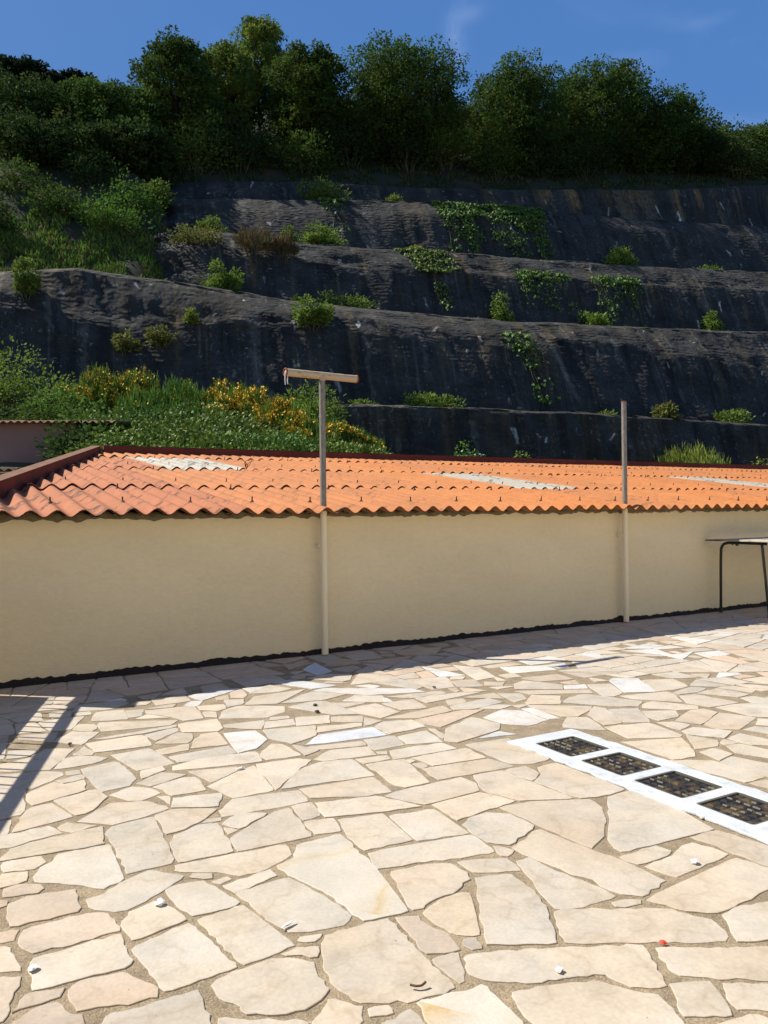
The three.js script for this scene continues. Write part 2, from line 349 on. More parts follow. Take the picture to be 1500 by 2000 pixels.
['c',349,-349,377,-342,372,-315,369,-314,344,-326],
['c',383,-339,392,-336,394,-327,381,-322],
['c',417,-401,451,-393,450,-388,437,-369,418,-391],
['g',454,-389,480,-394,483,-387,469,-382,455,-385],
['c',451,-379,462,-377,468,-346,440,-348,438,-363],
['c',468,-431,489,-420,480,-399,463,-398,449,-399],
['c',482,-398,502,-408,505,-384,494,-385],
['c',506,-410,527,-403,527,-383,512,-384],
['c',468,-379,490,-381,493,-359,480,-357],
['c',494,-384,507,-381,510,-366,501,-362],
['c',411,-375,422,-378,438,-355,431,-351,418,-356,404,-370],
['c',394,-337,424,-348,433,-347,434,-337,401,-324],
['c',402,-322,434,-336,442,-317,410,-305,400,-311],
['c',380,-320,392,-322,405,-304,388,-298,378,-313],
['c',443,-347,460,-346,470,-340,479,-326,456,-310,444,-320],
['c',480,-354,491,-352,492,-335,481,-328,476,-341],
['c',375,-311,380,-297,372,-290,357,-292],
['c',335,-321,367,-310,354,-291,346,-285,334,-287],
['c',356,-286,365,-287,365,-277,352,-273],
['c',378,-293,385,-295,387,-288,377,-289],
['c',389,-296,403,-298,406,-277,402,-274,391,-282,388,-289],
['c',376,-288,385,-286,389,-265,380,-259,371,-276],
['c',350,-270,362,-273,368,-251,353,-241,350,-246],
['m',331,-284,347,-274,347,-245,334,-245,332,-266],
['c',412,-303,423,-302,431,-293,420,-286],
['c',429,-305,441,-312,448,-305,436,-297],
['c',334,-243,351,-240,337,-230],
['o',262,-639,287,-631,259,-618],
['b',269,-609,288,-631,284,-590,268,-583],
['o',287,-613,313,-636,321,-625,320,-610,306,-610],
['o',372,-641,392,-644,421,-636,396,-609,372,-618],
['c',382,-556,392,-536,380,-500,364,-498],
['o',586,-462,607,-463,594,-431,586,-431],
['w',559,-537,599,-542,602,-528,579,-524],
['w',550,-529,582,-519,570,-490,599,-491,563,-473,566,-497],
['w',410,-527,445,-513,440,-497,403,-505]
];
const polyArea = (p) => { let a = 0; for (let i = 0; i < p.length; i++) { const q = p[(i + 1) % p.length]; a += p[i][0] * q[1] - q[0] * p[i][1]; } return a / 2; };
const inPoly = (p, x, y) => { let c = false; for (let i = 0, j = p.length - 1; i < p.length; j = i++) { const [xi, yi] = p[i], [xj, yj] = p[j]; if ((yi > y) !== (yj > y) && x < (xj - xi) * (y - yi) / (yj - yi) + xi) c = !c; } return c; };
const cross = (a, b, c, d) => { const o = (p, q, r) => Math.sign((q[0] - p[0]) * (r[1] - p[1]) - (q[1] - p[1]) * (r[0] - p[0])); return o(a, b, c) !== o(a, b, d) && o(c, d, a) !== o(c, d, b); };
function hits(p, q) {
  const bb = (r) => [Math.min(...r.map((v) => v[0])), Math.max(...r.map((v) => v[0])), Math.min(...r.map((v) => v[1])), Math.max(...r.map((v) => v[1]))], A = bb(p), B = q.bb || (q.bb = bb(q));
  if (A[0] > B[1] || B[0] > A[1] || A[2] > B[3] || B[2] > A[3]) return false;
  if (p.some((v) => inPoly(q, v[0], v[1])) || q.some((v) => inPoly(p, v[0], v[1]))) return true;
  for (let i = 0; i < p.length; i++) for (let j = 0; j < q.length; j++) if (cross(p[i], p[(i + 1) % p.length], q[j], q[(j + 1) % q.length])) return true;
  return false;
}
function insetPoly(p, d) {                            // inset of a counter-clockwise polygon
  const n = p.length, out = [];
  for (let i = 0; i < n; i++) {
    const a = p[(i + n - 1) % n], b = p[i], c = p[(i + 1) % n];
    const l1 = Math.hypot(b[0] - a[0], b[1] - a[1]) || 1e-6, l2 = Math.hypot(c[0] - b[0], c[1] - b[1]) || 1e-6;
    const n1 = [-(b[1] - a[1]) / l1, (b[0] - a[0]) / l1], n2 = [-(c[1] - b[1]) / l2, (c[0] - b[0]) / l2];
    const bx = n1[0] + n2[0], by = n1[1] + n2[1], k = d / Math.max(0.35, (1 + n1[0] * n2[0] + n1[1] * n2[1]) / 2) / 2;
    out.push([b[0] + bx * k, b[1] + by * k]);
  }
  return out;
}
function stoneGeometry(poly, rng, kind) {
  let p = polyArea(poly) < 0 ? poly.slice().reverse() : poly.slice();
  const cx = p.reduce((a, v) => a + v[0], 0) / p.length, cz = p.reduce((a, v) => a + v[1], 0) / p.length, dist = Math.hypot(cx, cz);
  const step = clamp(dist * 0.011, 0.022, 0.09), ring = [];
  for (let i = 0; i < p.length; i++) {
    const a = p[i], b = p[(i + 1) % p.length], L = Math.hypot(b[0] - a[0], b[1] - a[1]), m = Math.max(1, Math.round(L / step)), amp = (L > 0.26 && rng() < 0.5) ? 0.0012 : 0.0072;
    const nx = -(b[1] - a[1]) / L, nz = (b[0] - a[0]) / L;
    for (let k = 0; k < m; k++) {
      const t = k / m; let q = [mix(a[0], b[0], t), mix(a[1], b[1], t)];
      if (k === 0) { const pa = p[(i + p.length - 1) % p.length]; const r = 0.003 + rng() * 0.007, l0 = Math.hypot(a[0] - pa[0], a[1] - pa[1]); q = [a[0] + (pa[0] - a[0]) / l0 * r * 0.5 + (b[0] - a[0]) / L * r * 0.5, a[1] + (pa[1] - a[1]) / l0 * r * 0.5 + (b[1] - a[1]) / L * r * 0.5]; }
      else { const o = amp * (N2(q[0] * 30, q[1] * 30) + 0.6 * N2(q[0] * 80 + 9, q[1] * 80)); q = [q[0] + nx * o, q[1] + nz * o]; }
      ring.push(q);
    }
  }
  const top = 0.0026 + rng() * 0.0022, tx = (rng() - 0.5) * 0.008, tz = (rng() - 0.5) * 0.008, hAt = (q) => top + clamp((q[0] - cx) * tx + (q[1] - cz) * tz, -0.0008, 0.0008);
  const inner = insetPoly(ring, 0.0022), n = ring.length, pos = [], uv = [], col = [], idx = [];
  const ou = rng() * 7, ov = rng() * 7, an = kind === 'm' ? 2.2 : rng() * 6.3, sc = kind === 'm' ? 0.75 : 1.15;
  const ca = Math.cos(an), sa = Math.sin(an), base = SC[kind], vr = 1 + (rng() - 0.5) * 0.15, wr = (rng() - 0.5) * 0.06;
  const put = (q, y) => { pos.push(q[0], y, q[1]); uv.push(((q[0] * ca - q[1] * sa)) / sc + ou, ((q[0] * sa + q[1] * ca)) / sc + ov); col.push(base[0] * vr * (1 + wr), base[1] * vr, base[2] * vr * (1 - wr)); };
  ring.forEach((q) => put(q, -0.004)); ring.forEach((q) => put(q, hAt(q) - 0.001)); inner.forEach((q) => put(q, hAt(q)));
  for (let i = 0; i < n; i++) { const j = (i + 1) % n; idx.push(i, n + i, j, j, n + i, n + j, n + i, 2 * n + i, n + j, n + j, 2 * n + i, 2 * n + j); }
  for (const [a, b, c] of THREE.ShapeUtils.triangulateShape(inner.map((q) => new THREE.Vector2(q[0], q[1])), [])) idx.push(2 * n + a, 2 * n + c, 2 * n + b);
  const g = geo(pos, idx, uv, col).toNonIndexed(); g.computeVertexNormals(); return g;
}
{
  const rng = rngOf(77), traced = [];
  for (const row of TRACED) { const p = []; for (let i = 1; i < row.length; i += 2) p.push([row[i] / 100, row[i + 1] / 100]); traced.push(p); p.kind = row[0]; }
  // the rest of the floor: broken slabs cut and fitted round the ones above
  const r2 = rngOf(1234), cells = [];
  const split = (p, d) => {
    const A = Math.abs(polyArea(p)); if (A < 0.05 + r2() * 0.14 || d > 14) { cells.push(p); return; }
    let bi = 0, bl = 0; p.forEach((v, i) => { const q = p[(i + 1) % p.length], l = Math.hypot(q[0] - v[0], q[1] - v[1]); if (l > bl) { bl = l; bi = i; } });
    const a = p[bi], b = p[(bi + 1) % p.length], t = 0.36 + r2() * 0.28, m = [mix(a[0], b[0], t), mix(a[1], b[1], t)], sk = (r2() - 0.5) * (r2() < 0.5 ? 0.3 : 1.2), dx = -(b[1] - a[1]) / bl + sk * (b[0] - a[0]) / bl, dz = (b[0] - a[0]) / bl + sk * (b[1] - a[1]) / bl;
    const L = [], R = []; for (let i = 0; i < p.length; i++) { const v = p[i], w = p[(i + 1) % p.length], f = (q) => (q[0] - m[0]) * dz - (q[1] - m[1]) * dx, fv = f(v), fw = f(w); (fv >= 0 ? L : R).push(v); if ((fv >= 0) !== (fw >= 0)) { const k = fv / (fv - fw), x = [mix(v[0], w[0], k), mix(v[1], w[1], k)]; L.push(x); R.push(x); } }
    if (L.length < 3 || R.length < 3) { cells.push(p); return; } split(L, d + 1); split(R, d + 1);
  };
  split([[-2.5, -D + 0.02], [14, -D + 0.02], [14, 2.4], [-2.5, 2.4]], 0);
  const avoid = traced.concat([[[STRIP.x - STRIP.hw, -3.55], [STRIP.x + STRIP.hw, -3.55], [STRIP.x + STRIP.hw, -1.2], [STRIP.x - STRIP.hw, -1.2]]]);
  const fill = [];
  for (const c of cells) {
    let p = insetPoly(polyArea(c) < 0 ? c.slice().reverse() : c, 0.009); const cx = p.reduce((a, v) => a + v[0], 0) / p.length, cz = p.reduce((a, v) => a + v[1], 0) / p.length;
    if (p.some((v) => v[0] < leftX(-v[1]) + 0.03)) continue;
    let ok = null;
    const tryP = (fx, fz) => { for (const s of [1, 0.85, 0.7, 0.55, 0.42]) { const q = p.map((v) => [fx + (v[0] - fx) * s, fz + (v[1] - fz) * s]); if (!avoid.some((t) => hits(q, t))) return q; } return null; };
    ok = tryP(cx, cz); for (let i = 0; i < p.length && !ok; i++) ok = tryP(p[i][0], p[i][1]);
    if (ok && Math.abs(polyArea(ok)) > 0.0035) { avoid.push(ok); fill.push(ok); }
  }
  const grow = (list, others, stepFn, passes, gap) => { for (let k = 0; k < passes; k++) for (const p of list) {
    const d = stepFn(p, k); if (d <= 0) continue; const ccw = polyArea(p) > 0; const near = others.filter((q) => q !== p && Math.hypot(q[0][0] - p[0][0], q[0][1] - p[0][1]) < 2.2);
    for (let i = 0; i < p.length; i++) {
      const n = p.length, a = p[(i + n - 1) % n], b = p[i], c = p[(i + 1) % n], l1 = Math.hypot(b[0] - a[0], b[1] - a[1]) || 1, l2 = Math.hypot(c[0] - b[0], c[1] - b[1]) || 1, sg = ccw ? 1 : -1;
      let nx = ((b[1] - a[1]) / l1 + (c[1] - b[1]) / l2) * sg, nz = (-(b[0] - a[0]) / l1 - (c[0] - b[0]) / l2) * sg; const l = Math.hypot(nx, nz) || 1; nx /= l; nz /= l;
      const q = p.map((v) => v.slice()); q[i] = [b[0] + nx * d, b[1] + nz * d]; if (q[i][1] < -D + 0.035 || q[i][0] < leftX(-q[i][1]) + 0.03) continue;
      const m = q.map((v) => v.slice()); m[i] = [b[0] + nx * (d + gap), b[1] + nz * (d + gap)]; const ma = m[(i + n - 1) % n], mc = m[(i + 1) % n];
      const tri = [[(ma[0] + b[0]) / 2 + nx * gap, (ma[1] + b[1]) / 2 + nz * gap], m[i], [(mc[0] + b[0]) / 2 + nx * gap, (mc[1] + b[1]) / 2 + nz * gap], [ma[0] * 0.9 + b[0] * 0.1, ma[1] * 0.9 + b[1] * 0.1], [mc[0] * 0.9 + b[0] * 0.1, mc[1] * 0.9 + b[1] * 0.1]].slice(0, 3);
      if (near.some((o) => { delete o.bb; return hits(m, o) || hits(tri, o); })) continue;
      p[i] = q[i];
    } } };
  const away = (p) => Math.hypot(p[0][0], p[0][1]), stripPoly = avoid[traced.length], all0 = traced.concat([stripPoly]);
  grow(traced, all0, (p, k) => (away(p) < 3.2 ? (k < 1 ? 0.004 : 0) : 0.006), 4, 0.007);
  grow(fill, avoid, (p) => 0.013, 7, 0.009);
  { // second, smaller pieces in what is still open
    const c0 = cells.length; const r3 = rngOf(4321); for (let k = 0; k < 2600; k++) { const n = 1.0 + 5.6 * r3(), x = leftX(n) + 0.1 + 9.5 * r3(), R = 0.035 + 0.05 * r3(), a0 = r3() * 6.3, m = 4 + Math.floor(r3() * 2), q = []; for (let i = 0; i < m; i++) q.push([x + Math.cos(a0 + i / m * 6.283) * R * (0.8 + 0.5 * r3()), -n + Math.sin(a0 + i / m * 6.283) * R * (0.6 + 0.4 * r3())]); if (q.some((v) => v[1] < -D + 0.05 || v[0] < leftX(-v[1]) + 0.03)) continue; const e = insetPoly(polyArea(q) < 0 ? q.slice().reverse() : q, -0.009); if (avoid.some((t) => { delete t.bb; return hits(e, t); })) continue; avoid.push(q); fill.push(q); q.small = 1; }
    grow(fill.filter((q) => q.small), avoid, () => 0.012, 6, 0.009);
  }
  for (const p of traced) mesh('paving_stone', stoneGeometry(p, rng, p.kind), p.kind === 'm' ? M.marble : M.stone, terrace);
  const view = (q) => { const x = q.reduce((a, v) => a + v[0], 0) / q.length, n = -q.reduce((a, v) => a + v[1], 0) / q.length, X = CY * x - SY * n, Z = SY * x + CY * n; return Z > 0.8 && Math.abs(X / Z) < 0.52 && 1.3 / Z < 0.7 ? Math.abs(polyArea(q)) / Z ** 3 : 0; };
  fill.sort((a, b) => view(b) - view(a));
  const rest = [], kinds = ['c', 'c', 'c', 'c', 'p', 'g', 'c', 'w', 'o'];
  fill.forEach((q, i) => { const near = -q[0][1] > 5.75 && r2() < 0.85; const g = stoneGeometry(q, r2, near ? ['o', 'p', 'p', 'g'][i % 4] : kinds[Math.floor(r2() * kinds.length)]); if (i < 300 - traced.length && view(q) > 0) mesh('paving_stone', g, M.stone, terrace); else rest.push(g); });
  const o = mesh('paving_fill', mergeGeometries(rest), M.stone, terrace); o.userData.kind = 'stuff';
}
// ---------------------------------------------------------------- glass block strip let into the floor
{
  const t = thing('glass_block_strip', 'row of square brown glass blocks set in a white painted frame in the paving', 'skylight', [STRIP.x, 0, -2.4]);
  const n0 = 3.54, n1 = STRIP.n[STRIP.n.length - 1] - 0.25, out = [], per = (x, z) => 0.012 * (N2(x * 9, z * 9) + 0.5 * N2(x * 31, z * 31));
  const hw = STRIP.hw, seg = 40;
  for (let i = 0; i <= seg; i++) { const n = mix(n1, n0, i / seg); out.push([hw + per(1, n), n - 2.4]); }
  for (let i = 0; i <= seg; i++) { const n = mix(n0, n1, i / seg); out.push([-hw + per(5, n), n - 2.4]); }
  const s = new THREE.Shape(out.map(([x, n]) => new THREE.Vector2(x, n)));
  for (const n of STRIP.n) { const h = new THREE.Path(), b = STRIP.b, r = 0.025, c = n - 2.4; h.moveTo(-b + r, c - b); h.lineTo(b - r, c - b); h.quadraticCurveTo(b, c - b, b, c - b + r); h.lineTo(b, c + b - r); h.quadraticCurveTo(b, c + b, b - r, c + b); h.lineTo(-b + r, c + b); h.quadraticCurveTo(-b, c + b, -b, c + b - r); h.lineTo(-b, c - b + r); h.quadraticCurveTo(-b, c - b, -b + r, c - b); s.holes.push(h); }
  const g = new THREE.ExtrudeGeometry(s, { depth: 0.007, bevelEnabled: true, bevelSize: 0.004, bevelThickness: 0.003, bevelSegments: 2, curveSegments: 5 }); g.rotateX(-Math.PI / 2); g.translate(0, 0.004, 0);
  const wp = std({ color: lin(0.56, 0.59, 0.615), roughness: 0.6, map: tex(512, 512, (u, v) => { const n = tf(u, v, 10, 5), L = 0.95 + 0.12 * (n - 0.5) - 0.06 * sstep(0.62, 0.75, tf(u + 0.4, v, 24, 3)); return [L, L, L * 0.99]; }), bumpMap: mortarBump, bumpScale: 0.002 });
  mesh('frame', g, wp, t);
  const dirt = tex(256, 256, (u, v) => { const n = tf(u, v, 9, 5), a = sstep(0.4, 0.7, n); return [mix(0.45, 0.95, a), mix(0.43, 0.88, a), mix(0.40, 0.70, a)]; });
  const glass = new THREE.MeshPhysicalMaterial({ color: lin(0.105, 0.082, 0.038), map: dirt, roughness: 0.42, clearcoat: 0.12, clearcoatRoughness: 0.25, transmission: 0.15, thickness: 0, side: THREE.DoubleSide });
  const ribM = new THREE.MeshPhysicalMaterial({ color: lin(0.20, 0.19, 0.15), roughness: 0.35, clearcoat: 0.3, clearcoatRoughness: 0.2 });
  const grime = std({ color: lin(0.16, 0.165, 0.155), roughness: 0.9, map: mortarMap });
  const rg = rngOf(5);
  for (const n of STRIP.n) {
    const c = -(n - 2.4), b = STRIP.b, pos = [], idx = [], uv = [], K = 6, w = 2 * (b - 0.012) / K;
    for (let i = 0; i < K; i++) for (let j = 0; j < K; j++) {      // pressed pyramids
      const x0 = -b + 0.012 + i * w, z0 = c - b + 0.012 + j * w, o = pos.length / 3, y0 = 0.003, y1 = 0.0105 - rg() * 0.004, e = w * 0.3;
      for (const [x, y, z] of [[x0, y0, z0], [x0 + w, y0, z0], [x0 + w, y0, z0 + w], [x0, y0, z0 + w], [x0 + e, y1, z0 + e], [x0 + w - e, y1, z0 + e], [x0 + w - e, y1, z0 + w - e], [x0 + e, y1, z0 + w - e]]) { pos.push(x, y, z); uv.push(x * 3.1 + n * 0.7, z * 3.1); }
      for (let k = 0; k < 4; k++) { const a = o + k, d = o + (k + 1) % 4; idx.push(a, a + 4, d, d, a + 4, d + 4); } idx.push(o + 4, o + 6, o + 5, o + 4, o + 7, o + 6);
    }
    const gg = geo(pos, idx, uv).toNonIndexed(); gg.computeVertexNormals();
    const blk = mesh('glass_block', gg, glass, t);
    const rim = []; for (const [w2, d2, x, z] of [[2 * b, 0.016, 0, c - b + 0.006], [2 * b, 0.016, 0, c + b - 0.006], [0.016, 2 * b - 0.03, -b + 0.006, c], [0.016, 2 * b - 0.03, b - 0.006, c]]) rim.push(box(w2, 0.008, d2, x, 0.008, z));
    mesh('rim', mergeGeometries(rim), grime, blk);
    const rr = []; for (let k = 1; k < K; k++) for (let j = 0; j < K; j++) if (rg() < 0.4) rr.push(box(0.0045, 0.006, w * (0.35 + 0.45 * rg()), -b + 0.012 + k * w + (rg() - 0.5) * 0.006, 0.009, c - b + 0.012 + (j + 0.5) * w));
    mesh('rib', mergeGeometries(rr), ribM, blk).userData.kind = 'stuff';
  }
}

// ---------------------------------------------------------------- low building: wall, roof of corrugated sheets
const roofY = (n) => 1.327 + 0.134 * (n - 6.5);
const XR = 25, NR = 14.1;
const bld = thing('low_building', 'low cream building with orange corrugated roof along the back of the terrace', 'building', [0, 0, 0]);
{
  // wall with gently uneven plaster
  const pos = [], uv = [], idx = [], nx = 160, ny = 10, x0 = 0.15;
  for (let j = 0; j <= ny; j++) for (let i = 0; i <= nx; i++) { const x = mix(x0, XR, i / nx), y = mix(-0.05, 1.305, j / ny); pos.push(x, y, -D + 0.004 * N2(x * 1.1, y * 1.3)); uv.push(x / 2.2, y / 1.1); }
  for (let j = 0; j < ny; j++) for (let i = 0; i < nx; i++) { const a = j * (nx + 1) + i; idx.push(a, a + 1, a + nx + 1, a + 1, a + nx + 2, a + nx + 1); }
  const wallM = mesh('wall', mergeGeometries([geo(pos, idx, uv), geoBox(x0, XR, -2.6, 1.30, -D - 0.2, -D - 0.012)]), M.plaster, bld);
  function geoBox(xa, xb, ya, yb, za, zb) { const g = new THREE.BoxGeometry(xb - xa, yb - ya, zb - za); g.translate((xa + xb) / 2, (ya + yb) / 2, (za + zb) / 2); return g; }
  // rough mortar bedding under the eave
  const mp = [], mi = [], mu = []; const n = 700;
  for (let i = 0; i <= n; i++) { const x = mix(x0, XR, i / n), o = 0.012 * fbm(x * 7, 3), lo = 1.262 + 0.016 * N2(x * 5, 1) + 0.01 * N2(x * 19, 4), wv = 1.338 + 0.024 * Math.cos((x - 0.08) / 0.188 * 2 * Math.PI) * sstep(-0.6, 0.4, N2(x * 2.3, 8) + 0.5) - 0.014 - 0.01 * Math.abs(N2(x * 13, 7));
    mp.push(x, lo, -D + 0.003, x, mix(lo, wv, 0.4), -D + 0.022 + o, x, wv, -D + 0.016 + o, x, wv - 0.002, -D - 0.05); for (let k = 0; k < 4; k++) mu.push(x * 3, k * 0.1); }
  for (let i = 0; i < n; i++) for (let k = 0; k < 3; k++) { const a = i * 4 + k; mi.push(a, a + 4, a + 1, a + 1, a + 4, a + 5); }
  mesh('eave_mortar', geo(mp, mi, mu), M.mortarFill, bld);
  // side and back walls that close the building
  const side = new THREE.BufferGeometry(); const bl = [leftX(6.68), -6.69], br = [leftX(NR), -NR];
  const quad = (a, b, ya, yb, y2a, y2b) => { const g = geo([a[0], ya, a[1], b[0], yb, b[1], b[0], y2b, b[1], a[0], y2a, a[1]], [0, 1, 2, 0, 2, 3], [0, 0, 3, 0, 3, 1, 0, 1]); return g; };
  mesh('side_wall', mergeGeometries([quad(bl, br, -2.6, -2.6, 1.3, roofY(NR)), quad(br, [XR, -NR], -2.6, -2.6, roofY(NR), roofY(NR)), quad([XR, -NR], [XR, -6.69], -2.6, -2.6, roofY(NR), 1.3)]), M.plaster, bld);
  // tarry sealing strip at the foot of the wall
  const tp = [], ti = [], tu = [];
  for (let i = 0; i <= n; i++) { const x = mix(x0, 14, i / n), h = 0.050 + 0.010 * N2(x * 1.7, 5) + 0.009 * N2(x * 11, 6) + 0.004 * N2(x * 43, 6) + 0.03 * Math.exp(-Math.pow((x - 6.91) / 0.07, 2)), w = 0.022 + 0.006 * N2(x * 3, 9) + 0.006 * N2(x * 23, 2) + 0.05 * Math.exp(-Math.pow((x - 6.91) / 0.08, 2));
    tp.push(x, h, -D + 0.001, x, h - 0.004, -D + 0.012, x, 0.02, -D + w, x, -0.002, -D + w + 0.012); for (let k = 0; k < 4; k++) tu.push(x * 3, k * 0.05); }
  for (let i = 0; i < n; i++) for (let k = 0; k < 3; k++) { const a = i * 4 + k; ti.push(a, a + 4, a + 1, a + 1, a + 4, a + 5); }
  const tar = mesh('sealing_strip', geo(tp, ti, tu), M.tar, bld); tar.userData.label = 'ragged black tar strip along the foot of the wall';

  // roof
  const deck = quadRoof(); const roof = mesh('roof', deck, M.hook, bld);
  function quadRoof() { const a = 0.16; return geo([leftX(6.7) + a, roofY(6.7) - 0.09, -6.7, XR, roofY(6.7) - 0.09, -6.7, XR, roofY(NR) - 0.09, -NR, leftX(NR) + a, roofY(NR) - 0.09, -NR], [0, 1, 2, 0, 2, 3]); }
  const P = 0.188, AMP = 0.027, WV = 6, CW = P * WV;
  const wave = (x) => { const c = Math.cos((x - 0.08) / P * 2 * Math.PI); return AMP * (c * 0.92 + 0.08 * c * Math.abs(c)); };
  const rows = [6.46, 8.30, 10.76, 13.0, 14.12], origin = [1.25, 1.11, 2.69, 1.9], rng = rngOf(31);
  const ring = (xs, f) => xs;
  function sheet(xa, xb, r, lift) {
    const S = 8, cols = Math.round((xb - xa) / P * S), n0 = rows[r], n1 = rows[r + 1] + (r < 3 ? 0.14 : 0), th = 0.011, lens = 3, pos = [], uv = [], idx = [], keep = [], dn = (rng() - 0.5) * 0.012, ru = rng(), rv = rng();
    for (let i = 0; i <= cols; i++) {
      const x = mix(xa, xb, i / cols), lim = 6.68 + (x - 0.15 - 0.10) / 0.303 - 0.02, e1 = Math.min(n1, lim);
      keep.push(e1 > n0 + 0.12);
      for (let k = 0; k <= lens; k++) { const t = k / lens, n = mix(n0 + dn, Math.max(e1, n0 + 0.02), t), y = roofY(n) + wave(x) + lift + (r ? 0.020 * (1 - t) : 0) + 0.0025 * N2(x * 2, n * 2);
        pos.push(x, y, -n, x, y - th, -n - 0.001); uv.push((x - xa) / 1.3 + ru, n / 1.3 + rv, (x - xa) / 1.3 + ru, n / 1.3 + rv); }
    }
    const st = (lens + 1) * 2;
    for (let i = 0; i < cols; i++) { if (!keep[i] || !keep[i + 1]) continue;
      for (let k = 0; k < lens; k++) { const a = i * st + k * 2, b = a + st; idx.push(a, b, a + 2, a + 2, b, b + 2, a + 1, a + 3, b + 1, a + 3, b + 3, b + 1); }
      const a = i * st, b = a + st; idx.push(a, a + 1, b, b, a + 1, b + 1); const c = a + lens * 2, d = c + st; idx.push(c, d, c + 1, c + 1, d, d + 1); }
    for (const i of [0, cols]) if (keep[i]) for (let k = 0; k < lens; k++) { const a = i * st + k * 2; idx.push(a, a + 2, a + 1, a + 1, a + 2, a + 3); }
    if (!idx.length) return null;
    const g = geo(pos, idx, uv); return keep.every((k) => k) ? g : g.toNonIndexed();
  }
  const hk = (() => { const a = new THREE.CylinderGeometry(0.006, 0.007, 0.044, 6), b = new THREE.ConeGeometry(0.021, 0.026, 8); a.translate(0, 0.024, 0); b.translate(0, 0.008, 0); return mergeGeometries([a, b]); })();
  const hookList = [];
  for (let r = 0; r < 4; r++) {
    for (let k = -2; k < 24; k++) {
      const xa = origin[r] + k * CW, xb = xa + CW + 0.045; if (xb < 0.1 || xa > XR - 1) continue;
      const g = sheet(xa, xb, r, (k & 1) ? 0.0 : 0.006); if (!g) continue;
      const sky = (r === 2 && k === 0) || (r === 1 && (k === 5 || k === 10));
      const mat = sky ? skylightMat : xa < 2.2 - r * 0.2 ? stainedSheets[(k + 4) % 2] : xa < 4 && r < 2 ? sheetMats[1] : sheetMats[(k * 2 + r + 6) % 3];
      const o = mesh(sky ? 'skylight_sheet' : 'roof_sheet', g, mat, roof); if (sky) o.userData.label = 'grey weathered translucent corrugated sheet';
      for (const [w, n] of [[1, rows[r] + 0.42], [4, rows[r] + 0.40], [2, rows[r + 1] - 0.28]]) { if (r === 3 && w === 2) continue; const x = 0.08 + Math.round((xa - 0.08) / P + w) * P; if (6.68 + (x - 0.25) / 0.303 < n + 0.1 || x > 22) continue; hookList.push([x + (rng() - 0.5) * 0.01, roofY(n) + AMP + 0.004, -n + (rng() - 0.5) * 0.05]); }
    }
  }
  for (const p of hookList) { const o = mesh('roof_hook', hk, M.hook, roof); o.position.set(...p); o.rotation.set((rng() - 0.5) * 0.3 + 0.13, rng() * 6, (rng() - 0.5) * 0.3); }
  // red-brown upstands along the skewed verge and the ridge
  const up = (ax, az, bx, bz, ya, yb, h, w) => { const L = Math.hypot(bx - ax, bz - az), nx = -(bz - az) / L * w, nz = (bx - ax) / L * w; const P8 = [ax, ya - 0.25, az, bx, yb - 0.25, bz, bx + nx, yb - 0.25, bz + nz, ax + nx, ya - 0.25, az + nz, ax, ya + h, az, bx, yb + h, bz, bx + nx, yb + h, bz + nz, ax + nx, ya + h, az + nz]; const g = geo(P8, [0, 1, 5, 0, 5, 4, 2, 3, 7, 2, 7, 6, 1, 2, 6, 1, 6, 5, 3, 0, 4, 3, 4, 7], [0, 0, 4, 0, 4, 0, 0, 0, 0, 0.3, 4, 0.3, 4, 0.3, 0, 0.3]).toNonIndexed(); g.computeVertexNormals(); const c = geo([ax - nx * 0.06, ya + h + 0.004, az - nz * 0.06, bx - nx * 0.06, yb + h + 0.004, bz - nz * 0.06, bx + nx * 1.06, yb + h + 0.004, bz + nz * 1.06, ax + nx * 1.06, ya + h + 0.004, az + nz * 1.06], [0, 2, 1, 0, 3, 2], [0, 0, 6, 0, 6, 0.3, 0, 0.3]); return [g, c]; };
  const va = [leftX(6.40) + 0.10, -6.40], vb = [leftX(NR + 0.1) + 0.10, -NR - 0.1];
  const [g1, c1] = up(vb[0], vb[1], va[0], va[1], roofY(NR), roofY(6.4), 0.135, 0.13); const f1 = mesh('verge_upstand', g1, flashing, bld); mesh('capping', c1, flashingTop, f1);
  const [g2, c2] = up(XR, -NR - 0.03, vb[0] + 0.02, -NR - 0.03, roofY(NR), roofY(NR), 0.13, -0.10); const f2 = mesh('ridge_upstand', g2, flashing, bld); mesh('capping', c2, flashing, f2);
  // dead twig caught on the skylight
  const tw = []; const trg = rngOf(3); for (let i = 0; i < 5; i++) tw.push(tube([[0, 0, 0], [(trg() - 0.5) * 0.12, 0.06 + trg() * 0.05, (trg() - 0.5) * 0.1], [(trg() - 0.5) * 0.26, 0.08 + trg() * 0.12, (trg() - 0.5) * 0.2]], 0.004, 5, 6));
  const twig = mesh('dry_twig', mergeGeometries(tw), M.hook); twig.position.set(3.86, roofY(10.75) + 0.03, -10.7); twig.userData = { label: 'small dry twig lying on the roof beside the grey sheet', category: 'twig' };
}

